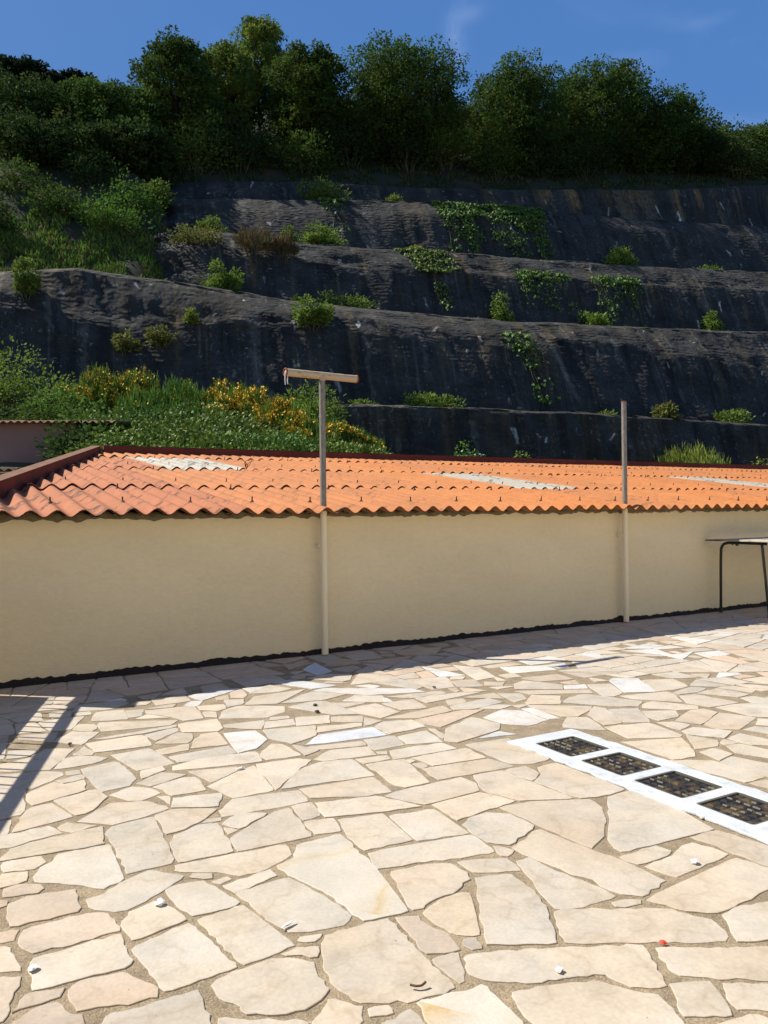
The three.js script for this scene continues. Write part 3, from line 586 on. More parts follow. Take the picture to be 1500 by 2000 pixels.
// ---------------------------------------------------------------- clothes line posts
function post(x, label, bar) {
  const t = thing('clothesline_post', label, 'post', [x, 0, -D + 0.1], 'clothes line posts against the wall');
  const lo = new THREE.CylinderGeometry(0.031, 0.031, 1.30, 20); lo.translate(0, 0.665, 0); mesh('painted_tube', lo, M.creamPaint, t);
  const h = bar ? 2.52 : 2.53, hi = new THREE.CylinderGeometry(0.0285, 0.0285, h - 1.30, 20, 1, !bar); hi.translate(0, (h + 1.30) / 2, 0); mesh('metal_tube', hi, M.galv, t);
  const st = box(0.03, 0.03, 0.07, -0.03, 1.0, -0.05, 0.006); mesh('wall_clip', st, M.creamPaint, t);
  if (bar) {
    const c = new THREE.CylinderGeometry(0.034, 0.034, 0.74, 20); c.rotateZ(Math.PI / 2); c.rotateY(0.08); c.translate(0, 2.545, 0); const cb = mesh('crossbar', c, M.pipe, t);
    for (const s of [-1, 1]) { const e = new THREE.TorusGeometry(0.032, 0.008, 8, 20); e.rotateY(Math.PI / 2 + 0.08); e.translate(s * 0.37 * Math.cos(0.08), 2.545, -s * 0.37 * Math.sin(0.08)); mesh('end_ring', e, M.rust, cb); }
    const k = new THREE.SphereGeometry(0.036, 14, 10); k.scale(0.95, 0.85, 0.9); k.translate(0, 2.522, 0.012); mesh('weld', k, M.pipe, t);
    const wz = 0.03; for (const [dx, dy, l] of [[-0.375, 2.51, 0.075], [-0.352, 2.50, 0.06]]) mesh('wire_end', tube([[dx, dy + 0.03, wz + 0.01], [dx - 0.004, dy - l * 0.5, wz + 0.012], [dx + 0.004, dy - l, wz]], 0.004, 6, 8), M.white, t);
  } else {
    const e = new THREE.TorusGeometry(0.0265, 0.006, 8, 20); e.rotateX(Math.PI / 2); e.translate(0, h, 0); mesh('rim', e, M.rust, t);
  }
}
post(3.105, 'T-shaped clothes line post with rusty crossbar in front of the wall', true);
post(6.91, 'plain upright clothes line post without crossbar beside the right part of the wall', false);

// ---------------------------------------------------------------- work table at the right
{
  const t = thing('work_table', 'black tube-framed table with worn pale top against the wall', 'table', [8.48, 0, -6.5]);
  const fr = (x, dir) => { const g = []; g.push(tube([[x + 0.03 * dir, 0.01, -0.05], [x, 0.62, -0.02], [x, 0.80, -0.012], [x, 0.855, 0.02], [x, 0.875, 0.09], [x, 0.877, 0.3], [x, 0.877, 0.6]], 0.017, 10, 60)); return mergeGeometries(g); };
  mesh('leg', fr(0, 1), M.darkSteel, t); mesh('leg', tube([[0.045, 0.005, 0.60], [0.0, 0.862, 0.545]], 0.017, 10, 4), M.darkSteel, t);
  const f2 = fr(1.3, 1); mesh('leg', f2, M.darkSteel, t); mesh('leg', tube([[1.345, 0.005, 0.60], [1.3, 0.862, 0.545]], 0.017, 10, 4), M.darkSteel, t);
  mesh('bolt', box(0.02, 0.018, 0.03, 0, 0.852, 0.21), M.darkSteel, t); mesh('bolt', box(0.02, 0.01, 0.016, 0, 0.856, 0.15), M.darkSteel, t);
  const tm = std({ color: lin(0.5, 0.47, 0.40), roughness: 0.7, map: tex(256, 256, (u, v) => { const n = tf(u, v, 12, 4), L = 0.95 - 0.5 * sstep(0.58, 0.7, n); return [L, L * 0.98, L * 0.93]; }) });
  mesh('table_top', box(1.52, 0.022, 0.72, 0.70, 0.907, 0.31, 0.004), tm, t);
  mesh('edge_board', box(0.10, 0.016, 0.2, -0.075, 0.905, -0.045, 0.003), M.wood, t);
  const f = []; for (const [x, z] of [[0.03, -0.05], [0.045, 0.6], [1.33, -0.05], [1.345, 0.6]]) { const c = new THREE.CylinderGeometry(0.022, 0.024, 0.03, 10); c.translate(x, 0.024, z); mesh('foot_cap', c, M.darkSteel, t); }
  const rod = mesh('metal_rod', tube([[9.05, 0.02, -6.28], [9.35, 0.022, -6.18], [9.6, 0.02, -6.1]], 0.009, 8, 8), M.darkSteel); rod.userData = { label: 'short black rod lying on the paving under the table', category: 'rod' };
}

// ---------------------------------------------------------------- parapet and railing on the left edge of the terrace (only its shadow shows)
{
  const t = thing('terrace_railing', 'low parapet with metal baluster railing along the left edge of the terrace', 'railing', [0, 0, 0]);
  const a = [leftX(6.62), -6.62], b = [leftX(0.5), -0.5], L = Math.hypot(b[0] - a[0], b[1] - a[1]), ang = Math.atan2(-(b[1] - a[1]), b[0] - a[0]);
  const put = (g) => { g.rotateY(ang); g.translate((a[0] + b[0]) / 2, 0, (a[1] + b[1]) / 2); return g; };
  mesh('parapet', put(box(L, 3.34, 0.14, 0, 0.755 - 1.67, 0)), M.plaster, t);
  mesh('top_rail', put(box(L, 0.05, 0.055, 0, 1.10, 0, 0.006)), M.darkSteel, t);
  const bal = box(0.013, 0.345, 0.013, 0, 0.915, 0); const n = Math.floor(L / 0.118);
  for (let i = 0; i < n; i++) { const k = (i + 0.5) / n - 0.5; const o = mesh('baluster', bal, M.darkSteel, t); o.rotation.y = ang; o.position.set((a[0] + b[0]) / 2 + Math.cos(ang) * k * L, 0, (a[1] + b[1]) / 2 - Math.sin(ang) * k * L); }
}

// ---------------------------------------------------------------- the house at the terrace's near side (behind the viewer; its sunlit render lights the wall)
{
  const t = thing('house', 'cream rendered house facade with two shuttered windows behind the terrace', 'building', [4, 0, 3.4]), hr = std({ color: lin(0.78, 0.70, 0.54), roughness: 0.9, map: M.plaster.map }), sh2 = std({ color: lin(0.16, 0.08, 0.04), roughness: 0.7 });
  mesh('wall', box(17, 6.2, 0.3, 0, 3.1 - 0.02, 0.15), hr, t);
  for (const x of [-4, 3.4]) { const w = mesh('window', box(1.2, 1.3, 0.06, x, 1.7, -0.03), sh2, t); mesh('sill', box(1.4, 0.06, 0.16, x, 1.02, -0.08), M.white, w); }
  const d = mesh('door', box(1.0, 2.1, 0.06, 0, 1.07, -0.03), sh2, t); mesh('handle', box(0.12, 0.03, 0.05, 0.38, 1.05, -0.085), M.galv, d);
}

// ---------------------------------------------------------------- litter on the paving
{
  const chip = (seed, r, fl) => { const g = new THREE.IcosahedronGeometry(r, 1), p = g.attributes.position, rr = rngOf(seed), o = rr() * 9; for (let i = 0; i < p.count; i++) { const k = 1 + 0.45 * N3(p.getX(i) / r + o, p.getY(i) / r, p.getZ(i) / r); p.setXYZ(i, p.getX(i) * k, p.getY(i) * k * fl, p.getZ(i) * k); } g.computeVertexNormals(); return g; };
  const item = (name, g, m, x, z, label, cat, turn = 0) => { const o = mesh(name, g, m); o.position.set(x, 0.012, z); o.rotation.y = turn; o.userData = { label, category: cat }; return o; };
  const brown = std({ color: lin(0.10, 0.055, 0.025), roughness: 0.9 }), red = std({ color: lin(0.6, 0.06, 0.03), roughness: 0.6 }), dark = std({ color: lin(0.05, 0.04, 0.03), roughness: 0.9 });
  item('plaster_flake', chip(1, 0.018, 0.5), M.white, 0.65, -2.68, 'crumpled white flake on a paving slab at the lower left', 'flake');
  item('stone_chip', chip(2, 0.014, 0.35), M.white, 0.24, -2.48, 'pale chip at the joint near the lower left corner', 'stone chip', 0.4);
  { const g = chip(3, 0.012, 0.3); g.scale(2.2, 1, 0.5); item('paint_flake', g, M.white, 0.96, -2.33, 'thin white flake lying across a slab below the marble slab', 'flake', 0.3); }
  item('dead_leaf', tube([[-0.022, 0.004, 0], [-0.008, 0.003, 0.008], [0.008, 0.003, 0.009], [0.022, 0.007, 0.002]], 0.0035, 6, 10), brown, 1.14, -1.85, 'curled brown leaf on the largest slab near the bottom', 'leaf', -0.3);
  item('stone_chip', chip(5, 0.013, 0.6), M.white, 2.41, -1.98, 'white pebble with dark underside on a slab left of the lower glass blocks', 'stone chip');
  item('red_fragment', chip(6, 0.010, 0.5), red, 1.88, -1.66, 'small red fragment in a joint at the lower right', 'fragment');
  item('plaster_flake', chip(7, 0.011, 0.3), M.white, 1.52, -1.71, 'small white flake on the long slab near the bottom edge', 'flake');
  item('stone_chip', chip(8, 0.011, 0.6), M.white, 2.79, -2.25, 'tiny white pebble beside the white frame of the glass blocks', 'stone chip');
  { const g = chip(9, 0.013, 0.4); g.scale(1.7, 1, 0.6); item('paint_flake', g, M.white, 1.35, -3.88, 'white flake on the slabs in the middle left of the paving', 'flake', 0.1); }
  item('earth_crumb', chip(10, 0.013, 0.6), brown, 0.67, -4.80, 'brown crumb beside the railing shadow', 'crumb');
  item('earth_crumb', chip(11, 0.016, 0.5), dark, 2.23, -4.89, 'dark crumb on the slab below the shaded strip, the farther of two', 'crumb');
  item('earth_crumb', chip(12, 0.016, 0.4), dark, 2.17, -4.73, 'dark crumb on the slab below the shaded strip, the nearer of two', 'crumb');
  item('earth_crumb', chip(13, 0.013, 0.5), dark, 3.20, -4.92, 'dark crumb below the long white slab', 'crumb');
}

// ---------------------------------------------------------------- hill: earth slope and dark sprayed-concrete rock terraces
const lerpAt = (tab, s) => { if (s <= tab[0][0]) return tab[0][1]; for (let i = 1; i < tab.length; i++) if (s <= tab[i][0]) { const t = (s - tab[i - 1][0]) / (tab[i][0] - tab[i - 1][0]); return mix(tab[i - 1][1], tab[i][1], t); } return tab[tab.length - 1][1]; };
const H1 = [[-12, 5.3], [7.3, 5.21], [10.4, 5.22], [17.6, 5.17], [26.4, 4.91], [45, 4.6]];
const HB = [[-12, 8.7], [-4.1, 8.49], [-0.7, 8.15], [2, 8.13], [6.1, 8.37], [9.5, 8.46], [13.5, 8.15], [18.4, 8.18], [29.6, 8.0], [45, 8]];
const H2 = [[-12, 10.0], [-4.3, 10.39], [-1.6, 10.75], [2.1, 10.52], [6.4, 10.13], [11.7, 9.96], [16.6, 9.9], [23.3, 10.02], [30.9, 10.22], [45, 10.5]];
const H3 = [[-12, 13.6], [0.9, 13.96], [3.5, 14.06], [7, 13.91], [10.7, 13.96], [16, 14.15], [21.7, 14.24], [28, 14.45], [35, 14.74], [45, 15]];
const H4 = [[-12, 16.4], [1.3, 16.68], [8, 17.33], [14.7, 17.93], [20.7, 18.31], [27.4, 18.39], [38.6, 19], [45, 19.3]];
const H5 = [[-12, 18], [2.1, 18.46], [8.5, 19.27], [15.5, 19.75], [22, 20.37], [32.7, 21.54], [40.8, 22.81], [48, 23.6]];
const KEYS = (s) => { const h1 = lerpAt(H1, s), hb = lerpAt(HB, s), h2 = lerpAt(H2, s), h3 = lerpAt(H3, s), h4 = lerpAt(H4, s), h5 = lerpAt(H5, s);
  return [[26.9, 0.8], [27.2, h1 - 1.5], [27.55, h1 - 0.12], [27.8, h1], [29.55, h1 - 0.05], [29.8, h1 + 0.5], [30.9, hb], [31.35, hb + 0.8], [32.2, h2 - 0.25], [32.6, h2], [33.9, h2 - 0.05], [34.15, h2 + 0.4], [35.1, h3 - 1.5], [35.5, h3 - 1.0], [36.2, h3 - 0.2], [36.6, h3], [37.7, h3], [38.0, h3 + 0.4], [39.2, h4 - 1.1], [40.0, h4 - 0.15], [40.3, h4], [41.2, h4], [41.5, h4 + 0.3], [42.3, h5 - 0.2], [42.7, h5], [44.2, h5 + 0.1]]; };
const NK = 25;
function rockAt(s, t) {                                       // t runs 0..NK up the profile
  const K = KEYS(s), i = Math.min(NK - 1, Math.floor(t)), f = t - i; let d = mix(K[i][0], K[i + 1][0], f), h = mix(K[i][1], K[i + 1][1], f);
  const a = 0.17 * fbm(s * 0.2, t * 0.45 + 3, 4) + 0.09 * fbm(s * 1.1, t * 1.3, 3) + 0.03 * N2(s * 4, h * 5);
  const left = t > 10.5 ? Math.max(0, 3.6 - s + 0.7 * N2(h * 0.7, 3)) : 0;
  d += a * 1.1 + 0.16 * left * left; h += 0.05 * fbm(s * 0.35, t * 0.3 + 20, 3) - 0.10 * left;
  return hillP(s, d, h);
}
const earthH = (s, d) => { const e = 10.25 + (d - 33.1) * 0.96, lf = sstep(3.2, 0.6, s + 0.5 * N2(d * 0.5, 1)), h5 = lerpAt(H5, s); const up = h5 + 0.1 + (d - 43.2) * 0.92 - 0.011 * Math.max(0, d - 43.2) ** 2;
  const lo = Math.min(e + 0.45 * fbm(s * 0.4, d * 0.4, 3), 30) - (1 - lf) * 2.6 - (s < -14 ? (-14 - s) * 0.1 : 0);
  const k = sstep(41, 44, d); return mix(lo, up, k) + 0.35 * fbm(s * 0.25 + 5, d * 0.25, 3); };
{
  const S0 = -16, S1 = 50, nx = 330, pos = [], uv = [], idx = [], rowsT = []; for (let k = 0; k < NK; k++) for (let m = 0; m < 5; m++) rowsT.push(k + m / 5); rowsT.push(NK);
  // arc length for even texture scale
  const K = KEYS(15), acc = [0]; for (let k = 0; k < NK; k++) acc.push(acc[k] + Math.hypot(K[k + 1][0] - K[k][0], K[k + 1][1] - K[k][1])); const AL = acc[NK];
  const vOf = (t) => { const i = Math.min(NK - 1, Math.floor(t)); return mix(acc[i], acc[i + 1], t - i) / AL; };
  for (const t of rowsT) for (let i = 0; i <= nx; i++) { const s = mix(S0, S1, i / nx); pos.push(...rockAt(s, t)); uv.push((s - S0) / (S1 - S0), vOf(t)); }
  for (let j = 0; j < rowsT.length - 1; j++) for (let i = 0; i < nx; i++) { const a = j * (nx + 1) + i, b = a + nx + 1; idx.push(a, a + 1, b, a + 1, b + 1, b); }
  const sOf = (u) => S0 + u * (S1 - S0);
  const tierOf = (v) => { const L = v * AL; return L < acc[3] ? [0, L / acc[3]] : L < acc[9] ? [1, (L - acc[3]) / (acc[9] - acc[3])] : L < acc[15] ? [2, (L - acc[9]) / (acc[15] - acc[9])] : L < acc[20] ? [3, (L - acc[15]) / (acc[20] - acc[15])] : [4, (L - acc[20]) / (AL - acc[20])]; };
  const OW = 2048, OH = 1024, ov = [0, 1, 2].map(() => new Float32Array(OW * OH)), ro = rngOf(808), mW = (S1 - S0) / OW, mH = AL / OH;
  const stroke = (s0, y0, y1, w0, w1, lean, col, soft, ns) => { const j0 = Math.max(0, Math.floor(Math.min(y0, y1) / mH)), j1 = Math.min(OH - 1, Math.ceil(Math.max(y0, y1) / mH)); for (let j = j0; j <= j1; j++) { const q = clamp((j * mH - y0) / (y1 - y0)), cx = s0 + lean * q + 0.08 * N2(j * mH * 1.3, s0), w = mix(w0, w1, q) * (1 + 0.5 * N2(j * mH * 3, s0 * 7)); for (let i = Math.floor((cx - w - S0) / mW) - 1; i <= (cx + w - S0) / mW + 1; i++) { if (i < 0 || i >= OW) continue; const e = Math.abs(S0 + i * mW - cx) / Math.max(w, 0.02), a = sstep(1, 1 - soft, e) * sstep(0, 0.08, q) * sstep(1, 0.7, q) * sstep(-0.5, 0.3, N2(i * 0.21, j * 0.09) + ns); for (let c = 0; c < 3; c++) { const k = j * OW + i; ov[c][k] = mix(ov[c][k], col[c], a); } } } };
  const crest = [acc[3], acc[9], acc[15], acc[20], acc[24]], foot = [0, acc[4], acc[10], acc[16], acc[21]];
  for (let k = 0; k < 190; k++) { const t = Math.floor(ro() * 5), s = mix(S0, S1, ro()), top = mix(crest[t], foot[t], 0.02 + 0.35 * ro()), len = (crest[t] - foot[t]) * (0.25 + 0.7 * ro()), kind = ro(); const a = t === 4 && s > 18 ? 0.5 : 0.25; const col = kind < a ? [0.10, 0.065, 0.005] : kind < a + 0.3 ? [-0.06, -0.06, -0.06] : [0.105, 0.098, 0.085]; stroke(s, top, top - len, 0.10 + 0.35 * ro() * ro(), 0.06 + 0.25 * ro(), (ro() - 0.35) * 0.5, col, 0.6, 0.5); }
  for (const [s, t] of [[18.5, 1], [23.6, 1], [26.7, 1]]) stroke(s, crest[t] - 1.2, crest[t] - 4.2, 0.35, 0.3, 0.5, [-0.075, -0.075, -0.075], 0.4, 0.9);
  stroke(17.7, crest[1] - 1.0, crest[1] - 5.6, 0.16, 0.13, 1.0, [0.11, 0.105, 0.095], 0.4, 0.9);
  for (const [s, w] of [[24.2, 0.35], [26.0, 0.3], [29.2, 1.1], [31.0, 0.9], [33.0, 0.5], [36.2, 0.3]]) stroke(s, crest[4] - 0.3, foot[4], w, w * 0.9, 0.3, [0.17, 0.125, 0.055], 0.7, 0.3);
  for (let k = 0; k < 360; k++) { const wv = 0.2 + 0.8 * ro() ** 2, t = Math.floor(Math.pow(ro(), 0.8) * 4.6), cl = N2(k * 0.13, 4) * 10, s = clamp(Math.round(mix(-6, 42, ro()) / 3.3) * 3.3 + (ro() + ro() + ro() - 1.5) * 2.6 + cl * 0.1, S0, S1), y = mix(foot[t] + 0.3, crest[t] - 0.4, ro()), L = 0.06 + 0.9 * ro() ** 3; stroke(s, y, y - L, 0.05 + 0.11 * ro() * ro(), 0.03 + 0.05 * ro(), (ro() - 0.5) * 0.5, [0.58, 0.58, 0.57].map((c) => c * wv), 0.3, 0.45); }
  const rm = tex(2048, 1024, (u, v) => {
    const s = sOf(u), y = v * AL, [tier, q] = tierOf(v);
    const run = N2(s * 0.9 + tier * 31, y * 0.05), run2 = N2(s * 2.6 + tier * 17, y * 0.09), run3 = N2(s * 6 + 40 * tier, y * 0.15);
    let L = 0.156 + 0.075 * fbm(s * 0.5, y * 0.6, 4) + 0.04 * fbm(s * 3, y * 3, 3) + 0.028 * N2(s * 11, y * 11), r = 0.007, g = 0.003, b = -0.018;
    const dark = sstep(0.25, 0.7, run + 0.35 * run2) * (0.4 + 0.6 * q); L -= 0.085 * dark;
    const pale = sstep(0.45, 0.85, run2 * 0.7 + run3 * 0.5) * sstep(0.05, 0.5, q) * (tier === 1 || tier === 2 ? 1 : 0.5); L += 0.10 * pale;
    const br = sstep(0.15, 0.75, N2(s * 0.5 + 9, y * 0.12) + 0.5 * run2) * (tier === 4 ? 1.5 * sstep(12, 24, s) : tier === 3 ? 0.5 : 0.55) * sstep(0.1, 0.6, q); r += 0.12 * br; g += 0.075 * br; b += 0.015 * br;
    const wn = fbm(s * 2.2 + 50, y * 0.9, 4) + 0.35 * N2(s * 7, y * 3), spot = fbm(s * 3.5, y * 3.5 + 80, 4);
    const wh = sstep(0.48, 0.62, wn) * sstep(0.05, 0.3, spot) + sstep(0.44, 0.54, spot) * 0.8 * sstep(0.0, 0.4, N2(s * 0.3, y * 0.4 + 9)); L += 0.36 * clamp(wh) * (0.6 + 0.4 * N2(s * 20, y * 20));
    const cr = Math.pow(1 - Math.abs(fbm(s * 0.8 + 3 * N2(s, y), y * 0.25 + 60, 4)), 60) * sstep(0.1, 0.5, N2(s * 0.35 + 7, y * 0.3)); L += 0.26 * cr;
    const moss = sstep(0.35, 0.8, fbm(s * 0.9 + 20, y * 1.1, 4) * 1.6) * sstep(0.75, 1.0, q); g += 0.05 * moss; r += 0.03 * moss;
    const ko = Math.min(OH - 1, Math.floor(v * OH)) * OW + Math.min(OW - 1, Math.floor(u * OW)); return [L + r + ov[0][ko], L + g + ov[1][ko], L + b + ov[2][ko]];
  });
  const rb = tex(2048, 1024, (u, v) => { const s = sOf(u), y = v * AL; const rib = Math.sin(y * 30 + 3.4 * fbm(s * 0.8, y * 0.5, 3) + 1.2 * N2(s * 2.2, y * 2)); return gray(0.5 + 0.17 * rib * sstep(-0.15, 0.55, fbm(s * 0.7 + 30, y * 0.8, 4) * 1.6 + 0.25 * N2(s * 4, y * 4)) + 0.40 * fbm(s * 2.2, y * 3, 5)); }, false);
  rm.wrapS = rm.wrapT = rb.wrapS = rb.wrapT = THREE.ClampToEdgeWrapping;
  const rock = mesh('rock_terraces', geo(pos, idx, uv), std({ map: rm, bumpMap: rb, bumpScale: 0.05, roughness: 0.92, color: lin(1, 1, 1) })); struct(rock, 'dark sprayed concrete rock face cut in stepped terraces', 'rock face');
  // earth slope
  const ep = [], ei = [], ec = [], en = 150, em = 110;
  for (let j = 0; j <= em; j++) for (let i = 0; i <= en; i++) { const s = mix(-45, 75, i / en), d = mix(32.9, 110, Math.pow(j / em, 1.7)); const p = hillP(s, d, earthH(s, d)); ep.push(...p); const n = sstep(-0.1, 0.35, fbm(s * 0.35, d * 0.35, 4)); ec.push(mix(0.020, 0.044, n), mix(0.026, 0.028, n), mix(0.009, 0.013, n)); }
  for (let j = 0; j < em; j++) for (let i = 0; i < en; i++) { const a = j * (en + 1) + i, b = a + en + 1; ei.push(a, a + 1, b, a + 1, b + 1, b); }
  struct(mesh('hillside', geo(ep, ei, null, ec), std({ vertexColors: true, roughness: 1 })), 'earth hillside above and left of the rock face', 'hillside');
}
const bankH = (e, n) => { const L = sstep(1.6, -3.2, e); return 1.75 + 0.33 * clamp(n - 17.5, 0, 9) * L + 0.10 * clamp(n - 22, 0, 6) * (1 - L) + 0.15 * fbm(e * 0.4, n * 0.4, 3); };
{
  const bp = [], bi = [], bn = 110, bm = 50;
  for (let j = 0; j <= bm; j++) for (let i = 0; i <= bn; i++) { const e = mix(-40, 40, i / bn), n = mix(15.5 + 0.5 * clamp(e + 2, 0, 20), 37, j / bm); bp.push(...site(e, n, j === 0 ? -2.6 : bankH(e, n))); }
  for (let j = 0; j < bm; j++) for (let i = 0; i < bn; i++) { const a = j * (bn + 1) + i, b = a + bn + 1; bi.push(a, a + 1, b, a + 1, b + 1, b); }
  struct(mesh('bank', geo(bp, bi), std({ color: lin(0.06, 0.055, 0.025), roughness: 1 })), 'overgrown earth bank between the low building and the rock face', 'bank');
}

// ---------------------------------------------------------------- pink outbuilding on the left
function corrugated(w, len, pitch, amp, slope) {
  const n = Math.round(w / pitch * 8), pos = [], uv = [], idx = [];
  for (let i = 0; i <= n; i++) { const x = w * (i / n - 0.5), y = amp * Math.cos(x / pitch * 2 * Math.PI); for (const [k, z] of [[0, 0], [1, -len]]) { pos.push(x, y + k * slope * len, z, x, y - 0.03 + k * slope * len, z); uv.push(x / 1.3, k * len / 1.3, x / 1.3, k * len / 1.3); } }
  for (let i = 0; i < n; i++) { const a = i * 4, b = a + 4; idx.push(a, b, a + 2, a + 2, b, b + 2, a + 1, a + 3, b + 1, a + 3, b + 3, b + 1, a, a + 1, b, b, a + 1, b + 1, a + 2, b + 2, a + 3, a + 3, b + 2, b + 3); }
  for (const a of [0, n * 4]) idx.push(a, a + 2, a + 1, a + 1, a + 2, a + 3);
  return geo(pos, idx, uv);
}
{
  const at = site(-10.8, 20.2, 0), t = thing('pink_outbuilding', 'small dull pink building with a corrugated tile roof behind the left verge', 'building', at); t.rotation.y = -29.6 * Math.PI / 180;
  const pink = std({ color: lin(0.40, 0.225, 0.165), roughness: 0.9, map: mortarFillMap() });
  function mortarFillMap() { return tex(256, 256, (u, v) => gray(0.9 + 0.2 * (tf(u, v, 6, 4) - 0.5))); }
  mesh('wall', box(6.1, 5.3, 4, -0.05, 3.66 - 2.65, -2.05), pink, t);
  const rmat = std({ color: lin(0.40, 0.225, 0.135), roughness: 0.9, map: sheetTex(0.5, 0.77) });
  for (let k = 0; k < 7; k++) { const o = mesh('roof_sheet', corrugated(1.14, 4.6, 0.187, 0.026, 0.09), rmat, t); o.position.set(-3.2 + k * 1.122, 3.735 + (k & 1) * 0.006 - 0.014 * k, 0.22); }
  const a2 = site(-9.9, 16.4, 0), t2 = thing('lean_to_shed', 'low shed roof of dark brown corrugated sheets beside the verge', 'shed', a2); t2.rotation.y = -29.6 * Math.PI / 180;
  mesh('wall', box(5.6, 4.7, 2, -0.3, 2.2 - 2.35, -1.05), pink, t2);
  const dm = std({ color: lin(0.15, 0.07, 0.045), roughness: 0.9, map: sheetTex(1, 0.2) });
  for (let k = 0; k < 5; k++) { const o = mesh('roof_sheet', corrugated(1.14, 2.3, 0.187, 0.026, 0.06), dm, t2); o.position.set(-2.6 + k * 1.122, 2.26 + (k & 1) * 0.006, 0.15); }
}

// ---------------------------------------------------------------- plants
const leafM = (rough, sp) => new THREE.MeshPhysicalMaterial({ vertexColors: true, roughness: rough, transmission: 0.38, thickness: 0, side: THREE.DoubleSide, specularIntensity: sp });
const LEAF = leafM(0.85, 0.12), GLOSSY = leafM(0.6, 0.3), BARK = std({ color: lin(0.075, 0.058, 0.04), roughness: 1, map: mortarMap }), TWIG = std({ color: lin(0.10, 0.085, 0.04), roughness: 1 }), PETAL = std({ vertexColors: true, roughness: 0.7 });
class Leaves {
  constructor(rng) { this.r = rng; this.p = []; this.n = []; this.c = []; this.i = []; }
  leaf(x, y, z, dx, dy, dz, L, W, col) {                // folded leaf: base, tip and two sides
    const r = this.r, l = Math.hypot(dx, dy, dz) || 1; dx /= l; dy /= l; dz /= l;
    let ux = r() - 0.5, uy = r() - 0.5, uz = r() - 0.5; const k = ux * dx + uy * dy + uz * dz; ux -= k * dx; uy -= k * dy; uz -= k * dz; const ul = Math.hypot(ux, uy, uz) || 1; ux /= ul; uy /= ul; uz /= ul;
    const nx = dy * uz - dz * uy, ny = dz * ux - dx * uz, nz = dx * uy - dy * ux, o = this.p.length / 3, f = 0.22 * W;
    this.p.push(x, y, z, x + dx * L * 0.5 + ux * W * 0.5 + nx * f, y + dy * L * 0.5 + uy * W * 0.5 + ny * f, z + dz * L * 0.5 + uz * W * 0.5 + nz * f, x + dx * L, y + dy * L, z + dz * L, x + dx * L * 0.5 - ux * W * 0.5 + nx * f, y + dy * L * 0.5 - uy * W * 0.5 + ny * f, z + dz * L * 0.5 - uz * W * 0.5 + nz * f);
    for (const s of [0, -0.4, 0, 0.4]) { const a = nx + s * ux, b = ny + s * uy, c = nz + s * uz, m = Math.hypot(a, b, c); this.n.push(a / m, b / m, c / m); }
    for (let q = 0; q < 4; q++) this.c.push(col[0], col[1], col[2]);
    this.i.push(o, o + 2, o + 1, o, o + 3, o + 2);
  }
  geometry() { const g = new THREE.BufferGeometry(); g.setAttribute('position', new THREE.BufferAttribute(new Float32Array(this.p), 3)); g.setAttribute('normal', new THREE.BufferAttribute(new Float32Array(this.n), 3)); g.setAttribute('color', new THREE.BufferAttribute(new Float32Array(this.c), 3)); g.setIndex(this.i); return g; }
}
const vary = (c, r, a = 0.35) => { const k = 1 + (r() - 0.5) * 2 * a, h = (r() - 0.5) * 0.3; return [c[0] * k * (1 + h), c[1] * k, c[2] * k * (1 - h)]; };
function limb(a, b, r0, r1, bend, rng, seg = 5) {        // tapered, slightly crooked limb
  const pos = [], idx = [], N = 6, dir = new THREE.Vector3(b[0] - a[0], b[1] - a[1], b[2] - a[2]), L = dir.length(); dir.normalize();
  const u = new THREE.Vector3(1, 0.3, 0.2).cross(dir).normalize(), v = dir.clone().cross(u), o1 = rng() * 9, o2 = rng() * 9;
  for (let j = 0; j <= seg; j++) { const t = j / seg, rr = mix(r0, r1, t), w = bend * L * Math.sin(t * Math.PI), cx = mix(a[0], b[0], t) + w * N2(t * 2, o1), cy = mix(a[1], b[1], t) + 0.4 * w * N2(t * 2, o2), cz = mix(a[2], b[2], t) + w * N2(t * 2 + 5, o1);
    for (let k = 0; k < N; k++) { const q = k / N * 2 * Math.PI, c = Math.cos(q) * rr, s = Math.sin(q) * rr; pos.push(cx + u.x * c + v.x * s, cy + u.y * c + v.y * s, cz + u.z * c + v.z * s); } }
  for (let j = 0; j < seg; j++) for (let k = 0; k < N; k++) { const p = j * N + k, q = j * N + (k + 1) % N; idx.push(p, q, p + N, q, q + N, p + N); }
  return geo(pos, idx);
}
const greens = { oak: [0.068, 0.115, 0.020], dark: [0.045, 0.078, 0.018], light: [0.15, 0.215, 0.040], fresh: [0.165, 0.245, 0.042], yellow: [0.215, 0.265, 0.045], pine: [0.018, 0.030, 0.012], olive: [0.17, 0.18, 0.045], dry: [0.135, 0.105, 0.045], deep: [0.105, 0.20, 0.032] };
